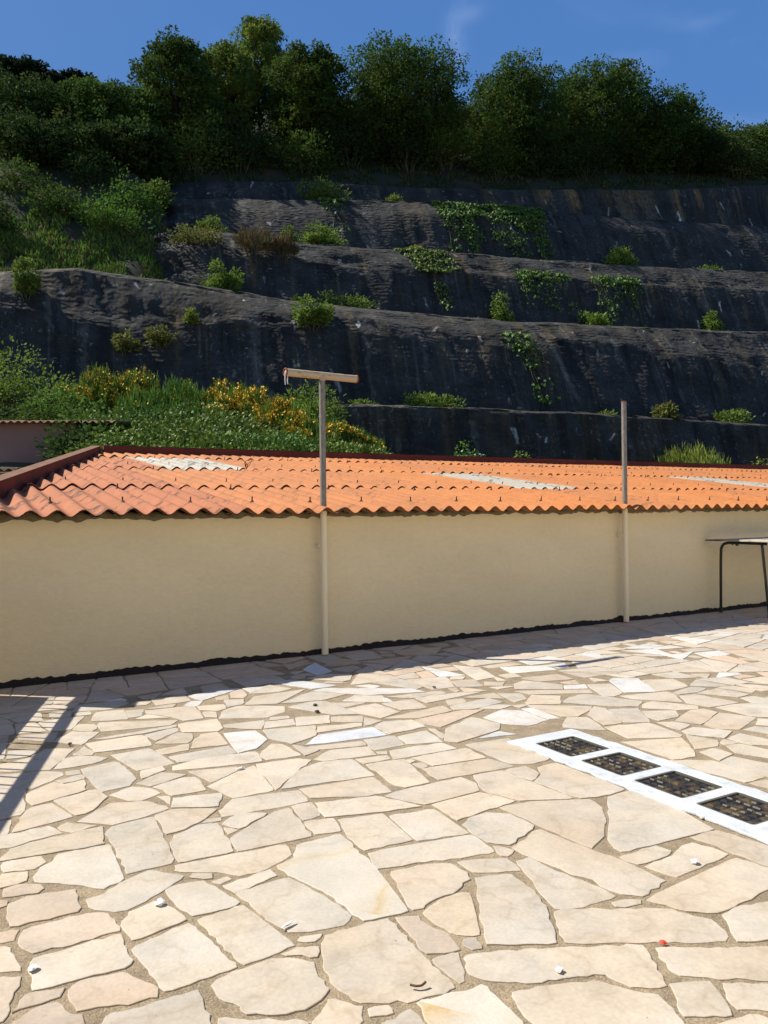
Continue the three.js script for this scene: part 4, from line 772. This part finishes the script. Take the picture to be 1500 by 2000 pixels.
function tree(name, label, at, h, w, o = {}) {
  const rng = rngOf(o.seed || 1), t = thing(name, label, 'tree', at, o.group), L = new Leaves(rng), tr = [], low = o.low ?? 0.3, nb = Math.round((o.blobs || 24) * 1.55), per = Math.round((o.leaves || 13000) * 2.6 / nb), c0 = greens[o.green || 'oak'];
  const th = h * (low + 0.18), lean = [(rng() - 0.5) * 0.12 * h, th, (rng() - 0.5) * 0.08 * h]; tr.push(limb([0, -0.6, 0], lean, 0.035 * h * (o.slim || 0.75), 0.016 * h, 0.05, rng, 8));
  const bl = [], R0 = w * (o.br ? o.br * 0.8 : 0.172);
  for (let i = 0; i < nb; i++) {
    const a = i * 2.399 + rng() * 0.7, k = (i + 0.5) / nb, y = low + (1 - low) * k, prof = o.conic ? Math.pow(1 - k, 0.8) * 0.9 + 0.08 : Math.sqrt(Math.max(0.03, 1 - Math.pow((k - 0.42) / 0.62, 2)));
    const rad = w * 0.5 * prof * (0.42 + 0.56 * Math.sqrt(rng())) , r = R0 * (0.65 + 0.6 * rng()) * (o.conic ? 0.5 + 0.6 * (1 - k) : 1);
    bl.push([Math.cos(a) * Math.max(0, rad - r * 0.45), Math.min(h * y, h - r * 1.12), Math.sin(a) * Math.max(0, rad - r * 0.45), r]);
  }
  for (const [x, y, z, r] of bl) {
    const j = 0.35 + 0.65 * rng(), s = [lean[0] * j, lean[1] * (0.55 + 0.45 * j), lean[2] * j]; tr.push(limb(s, [x, y, z], 0.012 * h, 0.003 * h, 0.10, rng, 5));
    for (let q = 0; q < 3; q++) { const a = rng() * 6.3; tr.push(limb([x * 0.8 + lean[0] * 0.2, y - r * 0.2, z * 0.8 + lean[2] * 0.2], [x + Math.cos(a) * r * 0.8, y + r * (rng() - 0.3), z + Math.sin(a) * r * 0.8], 0.004 * h, 0.0015 * h, 0.1, rng, 3)); }
    const cb = vary(c0, rng, 0.22), ox = rng() * 50;
    const subs = []; for (let q = 0; q < 15; q++) { const cy = 1 - 2 * (q + 0.5) / 15, ph = q * 2.4 + ox, rr0 = Math.sqrt(1 - cy * cy), k = 0.62 + 0.42 * rng(); subs.push([Math.cos(ph) * rr0 * r * k, cy * r * 0.85 * k, Math.sin(ph) * rr0 * r * k, r * (0.18 + 0.2 * rng()), vary(cb, rng, 0.18)]); }
    for (let m = 0; m < per; m++) {
      const su = subs[Math.floor(rng() * 15)]; let dx = rng() * 2 - 1, dy = rng() * 2 - 1, dz = rng() * 2 - 1; const l = Math.hypot(dx, dy, dz) || 1; dx /= l; dy /= l; dz /= l;
      const rr = su[3] * (0.35 + 0.75 * Math.pow(rng(), 0.6)), ls = (o.leaf || 0.15) * (0.6 + 0.8 * rng());
      L.leaf(x + su[0] + dx * rr * 1.15, y + su[1] + dy * rr * 0.72, z + su[2] + dz * rr * 1.15, dx + (rng() - 0.5) * 1.4, dy * 0.6 + (rng() - 0.5) * 1.2 - (o.droop || 0.15), dz + (rng() - 0.5) * 1.4, ls, ls * 0.62, vary(su[4], rng, 0.28));
    }
  }
  mesh('trunk', mergeGeometries(tr), BARK, t); mesh('crown', L.geometry(), LEAF, t); return t;
}
function bush(name, label, category, at, w, h, o = {}) {
  const rng = rngOf(o.seed || 1), t = thing(name, label, category, at, o.group), L = new Leaves(rng), st = [], F = o.flowers ? new Leaves(rng) : null, dep = o.dep || w * 0.7, n = o.leaves || 1500, c0 = greens[o.green || 'light'], ls0 = o.leaf || 0.09;
  const ns = o.stems || 9, tips = [];
  for (let i = 0; i < ns; i++) { const a = i * 2.4 + rng(), k = Math.sqrt((i + 0.4) / ns), x = Math.cos(a) * k * w * 0.42, z = Math.sin(a) * k * dep * 0.42, y = h * (o.flat ? 0.75 : (0.96 - 0.5 * k * k)) * (0.5 + 0.6 * rng()); tips.push([x, y, z, a]); st.push(limb([x * 0.25, -0.15, z * 0.25], [x, y * 0.9, z], 0.012 + 0.006 * h, 0.004, 0.12, rng, 4)); }
  for (let m = 0; m < n; m++) {
    const s = tips[Math.floor(rng() * ns)], c = vary(c0, rng, 0.38);
    if (o.style === 'broom') {      // upright whips
      const t0 = 0.15 + 0.85 * Math.sqrt(rng()), sp = 0.20 * w, x = s[0] * (0.35 + 0.65 * t0) + (rng() - 0.5) * sp, z = s[2] * (0.35 + 0.65 * t0) + (rng() - 0.5) * sp, y = s[1] * t0 + (rng() - 0.5) * 0.1 * h;
      L.leaf(x, y, z, (rng() - 0.5) * 0.7 + s[0] * 0.25, 1.1, (rng() - 0.5) * 0.7, 0.24 * (0.5 + rng()), 0.03, c);
      if (F && t0 > 0.55 && rng() < o.flowers && N3(x * 2.2, y * 2.2, z * 2.2) > -0.25) for (let q = 0; q < 2; q++) F.leaf(x + (rng() - 0.5) * 0.08, y + 0.12 + (rng() - 0.5) * 0.1, z + (rng() - 0.5) * 0.08, rng() - 0.5, rng() - 0.1, rng() - 0.5, 0.075, 0.06, vary([0.80, 0.46, 0.02], rng, 0.22));
    } else if (o.style === 'grass') {
      const x = (rng() - 0.5) * w, z = (rng() - 0.5) * dep; L.leaf(x, 0, z, (rng() - 0.5) * 0.9, 1.2, (rng() - 0.5) * 0.9, h * (0.5 + 0.6 * rng()), 0.03, c);
    } else {
      const sp = (o.spread || 0.30) * w, k = 0.28 + 0.72 * Math.pow(rng(), 0.6); let dx = rng() * 2 - 1, dy = rng() * 2 - 1, dz = rng() * 2 - 1; const l = Math.hypot(dx, dy, dz) || 1; const rr = Math.pow(rng(), 0.45);
      const x = s[0] * (0.4 + 0.6 * k) + dx / l * rr * sp * 0.5, z = s[2] * (0.4 + 0.6 * k) + dz / l * rr * sp * 0.5, y = Math.max(0.02, s[1] * k + dy / l * rr * sp * 0.42); if (y > h * 1.12) continue;
      if (N3(x * 3.1 / w + 5, y * 3.1 / h, z * 3.1 / w) < -0.5) continue;
      const ls = ls0 * (0.6 + 0.8 * rng()); L.leaf(x, y, z, dx + (rng() - 0.5), dy * 0.6 + 0.15, dz + (rng() - 0.5), ls, ls * (o.ratio || 0.6), c);
      if (F && y > 0.45 * h && rng() < o.flowers) { const fc = o.petal || [0.7, 0.7, 0.62]; for (let q = 0; q < 3; q++) F.leaf(x, y + 0.05, z, rng() - 0.5, rng() * 0.5 + 0.1, rng() - 0.5, 0.07, 0.06, vary(fc, rng, 0.1)); }
    }
  }
  mesh('stems', mergeGeometries(st), TWIG, t); mesh('foliage', L.geometry(), o.gloss ? GLOSSY : LEAF, t); if (F && F.p.length) { const f = mesh('flowers', F.geometry(), PETAL, t); f.userData.label = o.petal ? 'white flowers' : 'yellow flowers'; } return t;
}

// trees on the crest: s along the hill, d into it, height of the top above datum, crown width
{
  const G = 'trees along the top of the hill';
  const list = [
    ['broadleaf_tree', 'round-crowned oak standing free at the middle of the skyline', 16.3, 45.5, 30.3, 7.6, { green: 'oak', low: 0.30, blobs: 30, leaves: 15000, seed: 21 }],
    ['broadleaf_tree', 'dense dark tree just left of the free-standing round oak', 10.5, 46, 29.6, 4.8, { green: 'oak', low: 0.22, blobs: 26, seed: 22 }],
    ['slender_tree', 'tall slender pale-leaved tree, the highest on the skyline', 8.5, 50, 32.9, 3.3, { green: 'light', low: 0.3, blobs: 26, leaves: 7000, slim: 0.5, br: 0.22, seed: 23 }],
    ['broadleaf_tree', 'narrow loose-leaved tree left of the tallest tree', 6.2, 48.5, 30.5, 3.4, { green: 'light', low: 0.25, blobs: 22, leaves: 8000, br: 0.24, seed: 24 }],
    ['broadleaf_tree', 'broad bright-edged tree at the left shoulder of the skyline', 3.1, 45.5, 28.6, 4.6, { green: 'oak', low: 0.18, blobs: 26, seed: 25 }],
    ['broadleaf_tree', 'pointed oak right of the sky gap', 24.0, 46, 30.6, 6.3, { green: 'oak', low: 0.22, blobs: 28, seed: 26 }],
    ['broadleaf_tree', 'largest dark oak of the right-hand group', 30.6, 46.5, 32.0, 7.0, { green: 'oak', low: 0.2, blobs: 30, leaves: 15000, seed: 27 }],
    ['broadleaf_tree', 'rounded oak sloping down on the right of the largest dark oak', 34.6, 46, 30.3, 6.2, { green: 'oak', low: 0.2, blobs: 26, seed: 28 }],
    ['broadleaf_tree', 'low oak at the falling right end of the large group', 37.2, 45.5, 28.2, 4.4, { green: 'dark', low: 0.15, blobs: 20, leaves: 9000, seed: 29 }],
    ['broadleaf_tree', 'oak at the right edge of the picture beyond the gap', 43.2, 47, 29.7, 5.4, { green: 'oak', low: 0.2, blobs: 22, leaves: 10000, seed: 30 }],
    ['broadleaf_tree', 'dark tree at the left edge of the skyline under the pine', -4.6, 45, 24.6, 5.6, { green: 'dark', low: 0.1, blobs: 26, seed: 31 }],
    ['broadleaf_tree', 'dark spreading tree between the left edge and the left shoulder tree', -0.7, 45, 25.2, 5.4, { green: 'oak', low: 0.1, blobs: 26, seed: 32 }],
    ['broadleaf_tree', 'low dark tree in front of the left-hand trees', -3.2, 42.5, 21.6, 5.6, { green: 'dark', low: 0.05, blobs: 24, seed: 33 }],
    ['broadleaf_tree', 'low dark tree below the left shoulder tree', 0.6, 42.8, 22.2, 4.2, { green: 'dark', low: 0.05, blobs: 20, leaves: 9000, seed: 34 }],
    ['pine_tree', 'nearly black pine top at the far left of the skyline', -5.7, 54, 29.8, 4.4, { green: 'pine', low: 0.35, blobs: 22, leaves: 9000, leaf: 0.2, seed: 35 }],
    ['pine_tree', 'small nearly black pine top right of the far-left pine', -2.5, 54, 29.6, 2.4, { green: 'pine', low: 0.3, blobs: 14, leaves: 5000, leaf: 0.2, seed: 36 }],
    ['broadleaf_tree', 'yellow-green small tree in the gap left of the free-standing oak', 14.2, 50.5, 28.2, 3.4, { green: 'light', low: 0.15, blobs: 16, leaves: 6000, seed: 37 }],
    ['broadleaf_tree', 'small tree low in the sky gap right of the free-standing oak', 21.2, 51.5, 28.9, 3.2, { green: 'light', low: 0.15, blobs: 14, leaves: 5000, seed: 38 }],
    ['broadleaf_tree', 'tree in the second row behind the pointed oak', 27.2, 50.5, 30.0, 5.0, { green: 'dark', low: 0.1, blobs: 20, leaves: 8000, seed: 39 }],
    ['broadleaf_tree', 'second-row tree between the left shoulder tree and the spreading tree', 0.8, 50, 27.2, 4.6, { green: 'dark', low: 0.1, blobs: 20, leaves: 8000, seed: 40 }],
  ];
  for (const [n, lab, s, d, top, w, o] of list) { const y = earthH(s, d) - 0.2; tree(n, lab, hillP(s, d, y), Math.max(2.2, top - y - (n === 'broadleaf_tree' ? 1.0 : 0.5)), w * 1.08, { ...o, group: G }); }
  // shrubby understorey below the crowns
  const rg = rngOf(91);
  const where = ['at the far left under the pine', 'under the spreading tree on the left', 'under the left shoulder tree', 'below the narrow tree', 'below the tallest tree', 'below the dense dark tree', 'left of the round oak trunk', 'right of the round oak trunk', 'below the sky gap', 'below the pointed oak', 'between the pointed oak and the largest oak', 'below the largest oak', 'right below the largest oak', 'below the sloping oak', 'below the low oak on the right', 'left of the right edge', 'at the right edge'];
  where.forEach((wd, i) => { const s = -5 + i * 3.0 + (rg() - 0.5) * 1.2, d = 44.4 + rg() * 1.4; bush('understorey_shrub', 'dark leafy shrub on the hilltop ' + wd, 'shrub', hillP(s, d, earthH(s, d) - 0.15), 3.9 + rg() * 1.2, 2.3 + rg() * 1.5, { leaves: 4200, leaf: 0.17, green: i % 4 === 1 ? 'oak' : i % 5 === 3 ? 'light' : 'dark', spread: 0.42, stems: 16, seed: 300 + i, group: 'shrubs below the hilltop trees' }); });
  const back = ['behind the left shoulder tree', 'behind the narrow tree', 'behind the dense dark tree', 'behind the round oak', 'behind the sky gap', 'behind the pointed oak', 'behind the largest oak', 'behind the sloping oak', 'behind the right end of the group'];
  back.forEach((wd, i) => { const s = 2 + i * 4.9 + (rg() - 0.5), d = 49 + rg() * 1.5; bush('understorey_shrub', 'tall shaded thicket ' + wd, 'shrub', hillP(s, d, earthH(s, d) - 0.15), 5.4, 2.6 + rg() * 0.9, { leaves: 4600, leaf: 0.2, green: 'dark', spread: 0.42, stems: 18, seed: 340 + i, group: 'shrubs below the hilltop trees' }); });
  // low herbs and grass covering the hilltop bank
  const L = new Leaves(rngOf(92)), r = rngOf(93);
  for (let i = 0; i < 26000; i++) { const s = mix(-9, 47, r()), d = 42.9 + 5 * r(); if (N2(s * 0.6, d * 0.6) < -0.3) continue; const p = hillP(s, d, earthH(s, d)); L.leaf(p[0], p[1] - 0.02, p[2], (r() - 0.5) * 1.4, 0.9, (r() - 0.5) * 1.4, 0.26 * (0.4 + r()), 0.07, vary(r() < 0.25 ? greens.dry : greens.dark, r, 0.45)); }
  const gr = mesh('hilltop_grass', L.geometry(), LEAF); gr.userData = { kind: 'stuff', label: 'rough dark grass along the top edge of the rock face', category: 'grass' };
}
{ // shrubs that took root on the ledges: [label, s, t, width, height, options]
  const G = 'plants growing on the rock ledges', P = [
    ['low leafy strip of weeds on the lowest ledge right of the T-shaped post', 11.7, 3.85, 3.0, 0.75, { green: 'light', leaves: 1700, flat: 1, dep: 0.9, stems: 16 }],
    ['small low weed on the lowest ledge left of the plain post', 19.3, 3.85, 1.1, 0.35, { green: 'light', leaves: 400, flat: 1 }],
    ['rounded shrub on the lowest ledge right of the plain post', 22.4, 3.85, 1.5, 0.95, { green: 'olive', leaves: 1300 }],
    ['wide low plant on the lowest ledge at the right edge', 25.9, 3.85, 2.5, 0.85, { green: 'light', leaves: 1300, flat: 1, dep: 0.9 }],
    ['low weeds on the lowest ledge beside the crossbar end', 8.7, 3.85, 1.5, 0.5, { green: 'light', leaves: 600, flat: 1 }],
    ['bright upright shrub on the second ledge left of the middle', 3.95, 10.0, 2.1, 1.75, { green: 'fresh', leaves: 1900 }],
    ['long low plant spilling along the second ledge left of the middle', 9.4, 10.0, 3.1, 0.85, { green: 'light', leaves: 1700, flat: 1, dep: 0.9, stems: 16 }],
    ['small round plant on the second ledge beside the long low plant', 7.2, 10.0, 0.9, 0.65, { green: 'light', leaves: 450 }],
    ['thin low weeds on the second ledge at the left', 1.9, 10.0, 1.6, 0.35, { green: 'olive', leaves: 400, flat: 1 }],
    ['tall thin weed with pale leaves on the second ledge in the middle', 16.9, 10.0, 1.2, 1.9, { green: 'light', leaves: 700, spread: 0.45 }],
    ['low bright shrub on the second ledge right of the middle', 21.9, 10.0, 2.0, 1.1, { green: 'fresh', leaves: 1500 }],
    ['upright bright shrub on the second ledge near the right edge', 28.9, 10.0, 1.3, 1.35, { green: 'fresh', leaves: 1200 }],
    ['tiny tuft on the second ledge under the hanging ivy', 15.2, 10.0, 0.9, 0.35, { green: 'olive', leaves: 260, flat: 1 }],
    ['wide bright shrub on the third ledge left of the middle', 9.0, 15.8, 3.0, 1.35, { green: 'fresh', leaves: 2000, dep: 1.2, stems: 14 }],
    ['narrow shrub on the third ledge beside the wide bright shrub', 7.5, 15.8, 0.8, 1.35, { green: 'light', leaves: 600 }],
    ['small bright cushion on the third ledge in the middle', 14.0, 15.8, 1.3, 0.5, { green: 'yellow', leaves: 700 }],
    ['bright cushion shrub on the third ledge right of the ivy', 25.8, 15.8, 2.2, 1.15, { green: 'fresh', leaves: 1700 }],
    ['small low plant on the third ledge near the right edge', 31.7, 15.8, 1.7, 0.6, { green: 'light', leaves: 600, flat: 1 }],
    ['round pale green shrub on the third ledge at the left', 3.8, 15.8, 1.9, 1.3, { green: 'light', leaves: 1700 }],
    ['small bright plant on the fourth ledge in the middle', 14.1, 20.8, 1.1, 0.75, { green: 'yellow', leaves: 600 }],
    ['wide shrub on the fourth ledge left of the middle', 10.1, 20.8, 3.2, 1.4, { green: 'light', leaves: 2000, dep: 1.2, stems: 14 }],
    ['small tree-like shrub on the smooth shoulder at the left edge', -3.3, 7.0, 1.2, 1.45, { green: 'light', leaves: 1200 }],
    ['round bright shrub on the lower shoulder above the T-shaped post', 7.2, 6.4, 2.0, 1.3, { green: 'fresh', leaves: 1900 }],
    ['tiny yellowish plant on the lower shoulder at the left', 2.45, 6.5, 0.6, 0.65, { green: 'yellow', leaves: 300 }],
    ['dull brownish shrub hanging on the rock above the broom', 1.3, 5.7, 1.2, 0.9, { green: 'olive', leaves: 600 }],
    ['sparse dull shrub on the rock above the left broom', 0.1, 5.6, 1.1, 0.9, { green: 'olive', leaves: 450 }],
    ['dry brownish scrub below the third ledge at the left', 5.7, 12.6, 3.0, 1.1, { green: 'dry', leaves: 1300, style: 'broom' }],
    ['low yellow-green scrub below the third ledge at the far left', 3.0, 13.2, 2.8, 0.7, { green: 'olive', leaves: 900, flat: 1 }],
    ['upright dry grass clump below the wide bright shrub', 7.0, 12.4, 1.3, 1.3, { green: 'dry', leaves: 600, style: 'broom' }],
  ];
  P.forEach(([lab, s, t, w, h, o], i) => { o.leaves *= 2; const p = rockAt(s, t); p[1] -= 0.05; bush('ledge_plant', lab, 'plant', p, w, h, { leaf: 0.12, ...o, seed: 400 + i, group: G }); });
  const base = [['white-flowered elder-like plant at the foot of the rock wall', 11.7, 1.6, 1.75, { green: 'deep', leaves: 1100, flowers: 0.045, petal: [0.7, 0.7, 0.64] }], ['small leafy plant at the foot of the wall right of the white flowers', 13.9, 1.2, 1.3, { green: 'fresh', leaves: 700 }], ['wide yellow-green weeds at the foot of the wall right of the plain post', 21.4, 3.5, 1.75, { green: 'yellow', leaves: 2300, style: 'broom', stems: 22 }], ['weeds at the foot of the wall at the right edge', 25.0, 1.2, 1.3, { green: 'yellow', leaves: 600 }], ['thin weeds at the foot of the wall behind the plain post', 17.2, 1.2, 1.15, { green: 'light', leaves: 350 }]];
  base.forEach(([lab, s, w, h, o], i) => { const e = s * CA - 26.3 * SA, n = s * SA + 26.3 * CA; bush('wall_foot_plant', lab, 'plant', site(e, n, bankH(e, n) - 0.05), w, h, { leaf: 0.11, ...o, seed: 460 + i, group: 'plants at the foot of the rock' }); });
  // creepers hanging on the faces
  const ivy = (lab, s0, s1, t0, t1, n, green, seed, slant = 0) => { const r = rngOf(seed), L = new Leaves(r), st = [], c0 = greens[green];
    const o = thing('hanging_creeper', lab, 'creeper', rockAt((s0 + s1) / 2, t0), 'creepers hanging on the rock face'), B = o.position;
    const strands = Math.max(3, Math.round((s1 - s0) * 4)); const S = []; for (let k = 0; k < strands; k++) { const s = mix(s0, s1, r()), a = mix(t0, t1, 0.45 * r()), pts = []; for (let q = 0; q <= 6; q++) { const p = rockAt(s + 0.25 * N2(q * 0.6, k) + slant * q / 6, mix(t1, a, q / 6)); pts.push([p[0] - B.x, p[1] - B.y + 0.02, p[2] - B.z + 0.06]); } st.push(tube(pts, 0.012, 4, 10)); S.push([s, a]); }
    for (let k = 0; k < n; k++) { const [s, a] = S[Math.floor(r() * strands)], u = r(), t = mix(t1, a, u), p = rockAt(s + (r() - 0.5) * 0.7 + slant * u, t); if (N2(s * 1.3 + 4, t * 2) < -0.35) continue; const ls = 0.15 * (0.6 + 0.8 * r()); L.leaf(p[0] - B.x + SY * 0.05, p[1] - B.y + 0.04, p[2] - B.z + 0.08 + 0.16 * r(), (r() - 0.5), -0.6 + (r() - 0.5), 0.3 + (r() - 0.5), ls, ls * 0.8, vary(c0, r, 0.4)); }
    mesh('vines', mergeGeometries(st), TWIG, o); mesh('foliage', L.geometry(), GLOSSY, o); };
  ivy('broad curtain of ivy hanging on the fourth rock step', 15.6, 22.4, 16.6, 20.2, 9000, 'deep', 501);
  ivy('narrow creeper hanging on the third step below the bright cushion', 12.6, 14.6, 11.0, 15.4, 3600, 'light', 502, 0.8);
  ivy('thin dry creeper on the third step right of the tall weed', 18.6, 21.0, 10.8, 13.0, 900, 'deep', 503);
  ivy('faint creeper on the third step near the low bright shrub', 22.6, 25.0, 10.8, 13.0, 700, 'deep', 504);
  ivy('thin creeper hanging on the lower face in the middle', 15.7, 16.7, 4.6, 7.2, 420, 'deep', 505, 0.5);
  ivy('sparse creeper hanging below the fourth ledge left of the middle', 9.9, 10.8, 16.8, 20.4, 300, 'deep', 506);
}
{ // shrubs and grass on the green slope at the left
  const Gs = 'shrubs on the green slope at the left'; const P = [['wind-shaped shrub touching the left end of the upper ledges', 0.4, 38.2, 3.2, 1.7, 'deep'], ['dull green shrub on the slope near the left edge', -2.5, 37.2, 3.0, 1.6, 'oak'], ['bright shrub beside the left end of the third ledge', -0.4, 36.4, 3.2, 1.5, 'deep'], ['dark shrub at the left edge above the smooth shoulder', -5.0, 35.6, 2.2, 1.5, 'dark'], ['small shrub right at the end of the fourth ledge', 1.5, 39.2, 1.8, 1.3, 'light'], ['low shrub under the trees at the left edge', -4.2, 38.6, 3.2, 1.3, 'oak'], ['tall shrub where the slope meets the dark trees', -1.2, 39.8, 3.2, 1.7, 'dark']];
  P.forEach(([lab, s, d, w, h, g], i) => bush('slope_shrub', lab, 'shrub', hillP(s, d, earthH(s, d) - 0.1), w, h, { green: g, leaves: 3000, leaf: 0.12, spread: 0.4, stems: 16, seed: 520 + i, group: Gs }));
  const L = new Leaves(rngOf(94)), r = rngOf(95);
  for (let i = 0; i < 34000; i++) { const s = mix(-9, 2.6, r()), d = 33.0 + 6 * r() * r(); if (N2(s * 0.5 + 3, d * 0.5) < -0.6) continue; const p = hillP(s, d, earthH(s, d)); L.leaf(p[0], p[1] - 0.02, p[2], (r() - 0.5) * 1.2, 0.9, (r() - 0.5) * 1.2, 0.28 * (0.4 + r()), 0.07, vary(r() < 0.3 ? greens.dry : greens.deep, r, 0.35)); }
  const gr = mesh('slope_grass', L.geometry(), LEAF); gr.userData = { kind: 'stuff', label: 'sunlit grass on the green slope at the left', category: 'grass' };
}
{ // overgrown bank behind the low building
  const at = (e, n) => site(e, n, bankH(e, n) - 0.1), B = (name, lab, cat, e, n, w, top, o) => bush(name, lab, cat, at(e, n), w, Math.max(0.6, top - bankH(e, n)), o);
  B('leafy_shrub', 'large bright green shrub at the left edge above the pink building', 'shrub', -11.6, 25.2, 4.6, 6.7, { green: 'fresh', leaves: 6500, leaf: 0.11, spread: 0.36, stems: 22, seed: 601 });
  B('leafy_shrub', 'dark green shrub between the large bright shrub and the broom', 'shrub', -9.4, 23.4, 2.6, 5.1, { green: 'deep', leaves: 3200, leaf: 0.1, spread: 0.4, stems: 14, seed: 602 });
  B('leafy_shrub', 'shaded shrub directly above the pink building roof', 'shrub', -10.6, 22.6, 4.2, 4.6, { green: 'dark', leaves: 3600, leaf: 0.1, spread: 0.4, stems: 16, seed: 603 });
  const br = [['yellow-flowering broom at the left behind the dark green shrub', -8.9, 25.0, 2.2, 5.95, 0.35], ['yellow-flowering broom right of the leftmost broom', -7.7, 25.2, 2.0, 6.0, 0.45], ['flowerless green broom left of the middle brooms', -7.0, 23.8, 2.2, 5.2, 0.02], ['dense green broom whips in front of the rock', -6.2, 24.4, 2.2, 5.55, 0.05], ['small yellow broom at the left of the middle group', -5.0, 24.6, 1.6, 5.4, 0.5], ['large golden broom left of the T-shaped post', -4.1, 23.6, 2.4, 5.05, 0.7], ['golden broom directly left of the T-shaped post', -2.9, 22.8, 2.2, 4.55, 0.7], ['low golden broom behind the T-shaped post', -2.0, 22.4, 1.8, 4.0, 0.6], ['small fading broom right of the T-shaped post', -1.1, 23.2, 1.3, 4.0, 0.5], ['low sparse broom farthest to the right', -0.4, 23.4, 1.3, 3.5, 0.3]];
  br.forEach(([lab, e, n, w, top, f], i) => B('broom_bush', lab, 'broom bush', e, n, w, top, { style: 'broom', green: 'deep', leaves: 3800, flowers: f * 1.3, stems: 26, seed: 620 + i, group: 'broom bushes on the bank' }));
  B('ash_sapling', 'feathery green sapling just behind the crossbar of the T-shaped post', 'sapling', -2.2, 25.8, 2.6, 5.65, { green: 'fresh', leaves: 2400, leaf: 0.13, ratio: 0.35, stems: 12, seed: 640 });
  const bm = [['bramble bush beside the pink building wall', -7.3, 20.6, 2.6, 3.9], ['bramble bush right above the roof corner', -6.2, 19.2, 2.6, 3.35], ['bramble bush behind the left skylight sheet', -5.0, 20.0, 2.8, 3.85], ['high bramble bush under the small yellow broom', -5.6, 22.2, 2.8, 4.5], ['bramble bush in the middle of the thicket', -3.9, 19.2, 2.8, 3.4], ['bramble bush under the large golden broom', -4.0, 21.4, 2.8, 4.0], ['bramble bush left of the T-shaped post', -2.7, 19.6, 2.6, 3.25], ['bramble bush directly behind the T-shaped post', -1.7, 20.6, 2.4, 3.25], ['low bramble bush right of the T-shaped post', -0.8, 21.6, 2.0, 3.15], ['bramble bush under the flowerless green broom', -7.2, 22.2, 2.8, 4.4], ['low dark bramble bush along the roof ridge', -4.8, 18.2, 2.4, 2.95], ['low bramble bush along the ridge left of the post', -3.0, 18.4, 2.4, 2.85]];
  bm.forEach(([lab, e, n, w, top], i) => B('bramble_bush', lab, 'bramble', e, n, w, top, { green: i % 3 === 1 ? 'fresh' : i % 3 === 2 ? 'light' : 'deep', leaves: 3800, leaf: 0.095, ratio: 0.75, gloss: 1, spread: 0.45, stems: 18, seed: 650 + i, group: 'brambles on the bank' }));
  B('ivy_mass', 'dark ivy hanging over the right end of the pink building', 'ivy', -7.35, 19.7, 1.8, 3.7, { green: 'dark', leaves: 2600, leaf: 0.1, ratio: 0.8, spread: 0.55, stems: 12, seed: 680 });
  const L = new Leaves(rngOf(96)), r = rngOf(97);
  for (let i = 0; i < 30000; i++) { const e = mix(-3.5, 12, r()), n = mix(17 + 0.5 * clamp(e + 2, 0, 20), 27, r()), k = sstep(6, 0, e); if (r() > 0.25 + k) continue; L.leaf(...site(e, n, bankH(e, n) - 0.03), (r() - 0.5) * 0.9, 1, (r() - 0.5) * 0.9, (0.22 + 0.16 * k) * (0.5 + r()), 0.045, vary(greens.fresh, r, 0.35)); }
  const gr = mesh('bank_grass', L.geometry(), LEAF); gr.userData = { kind: 'stuff', label: 'bright long grass on the bank behind the roof ridge', category: 'grass' };
}
renderer.render(scene, camera);
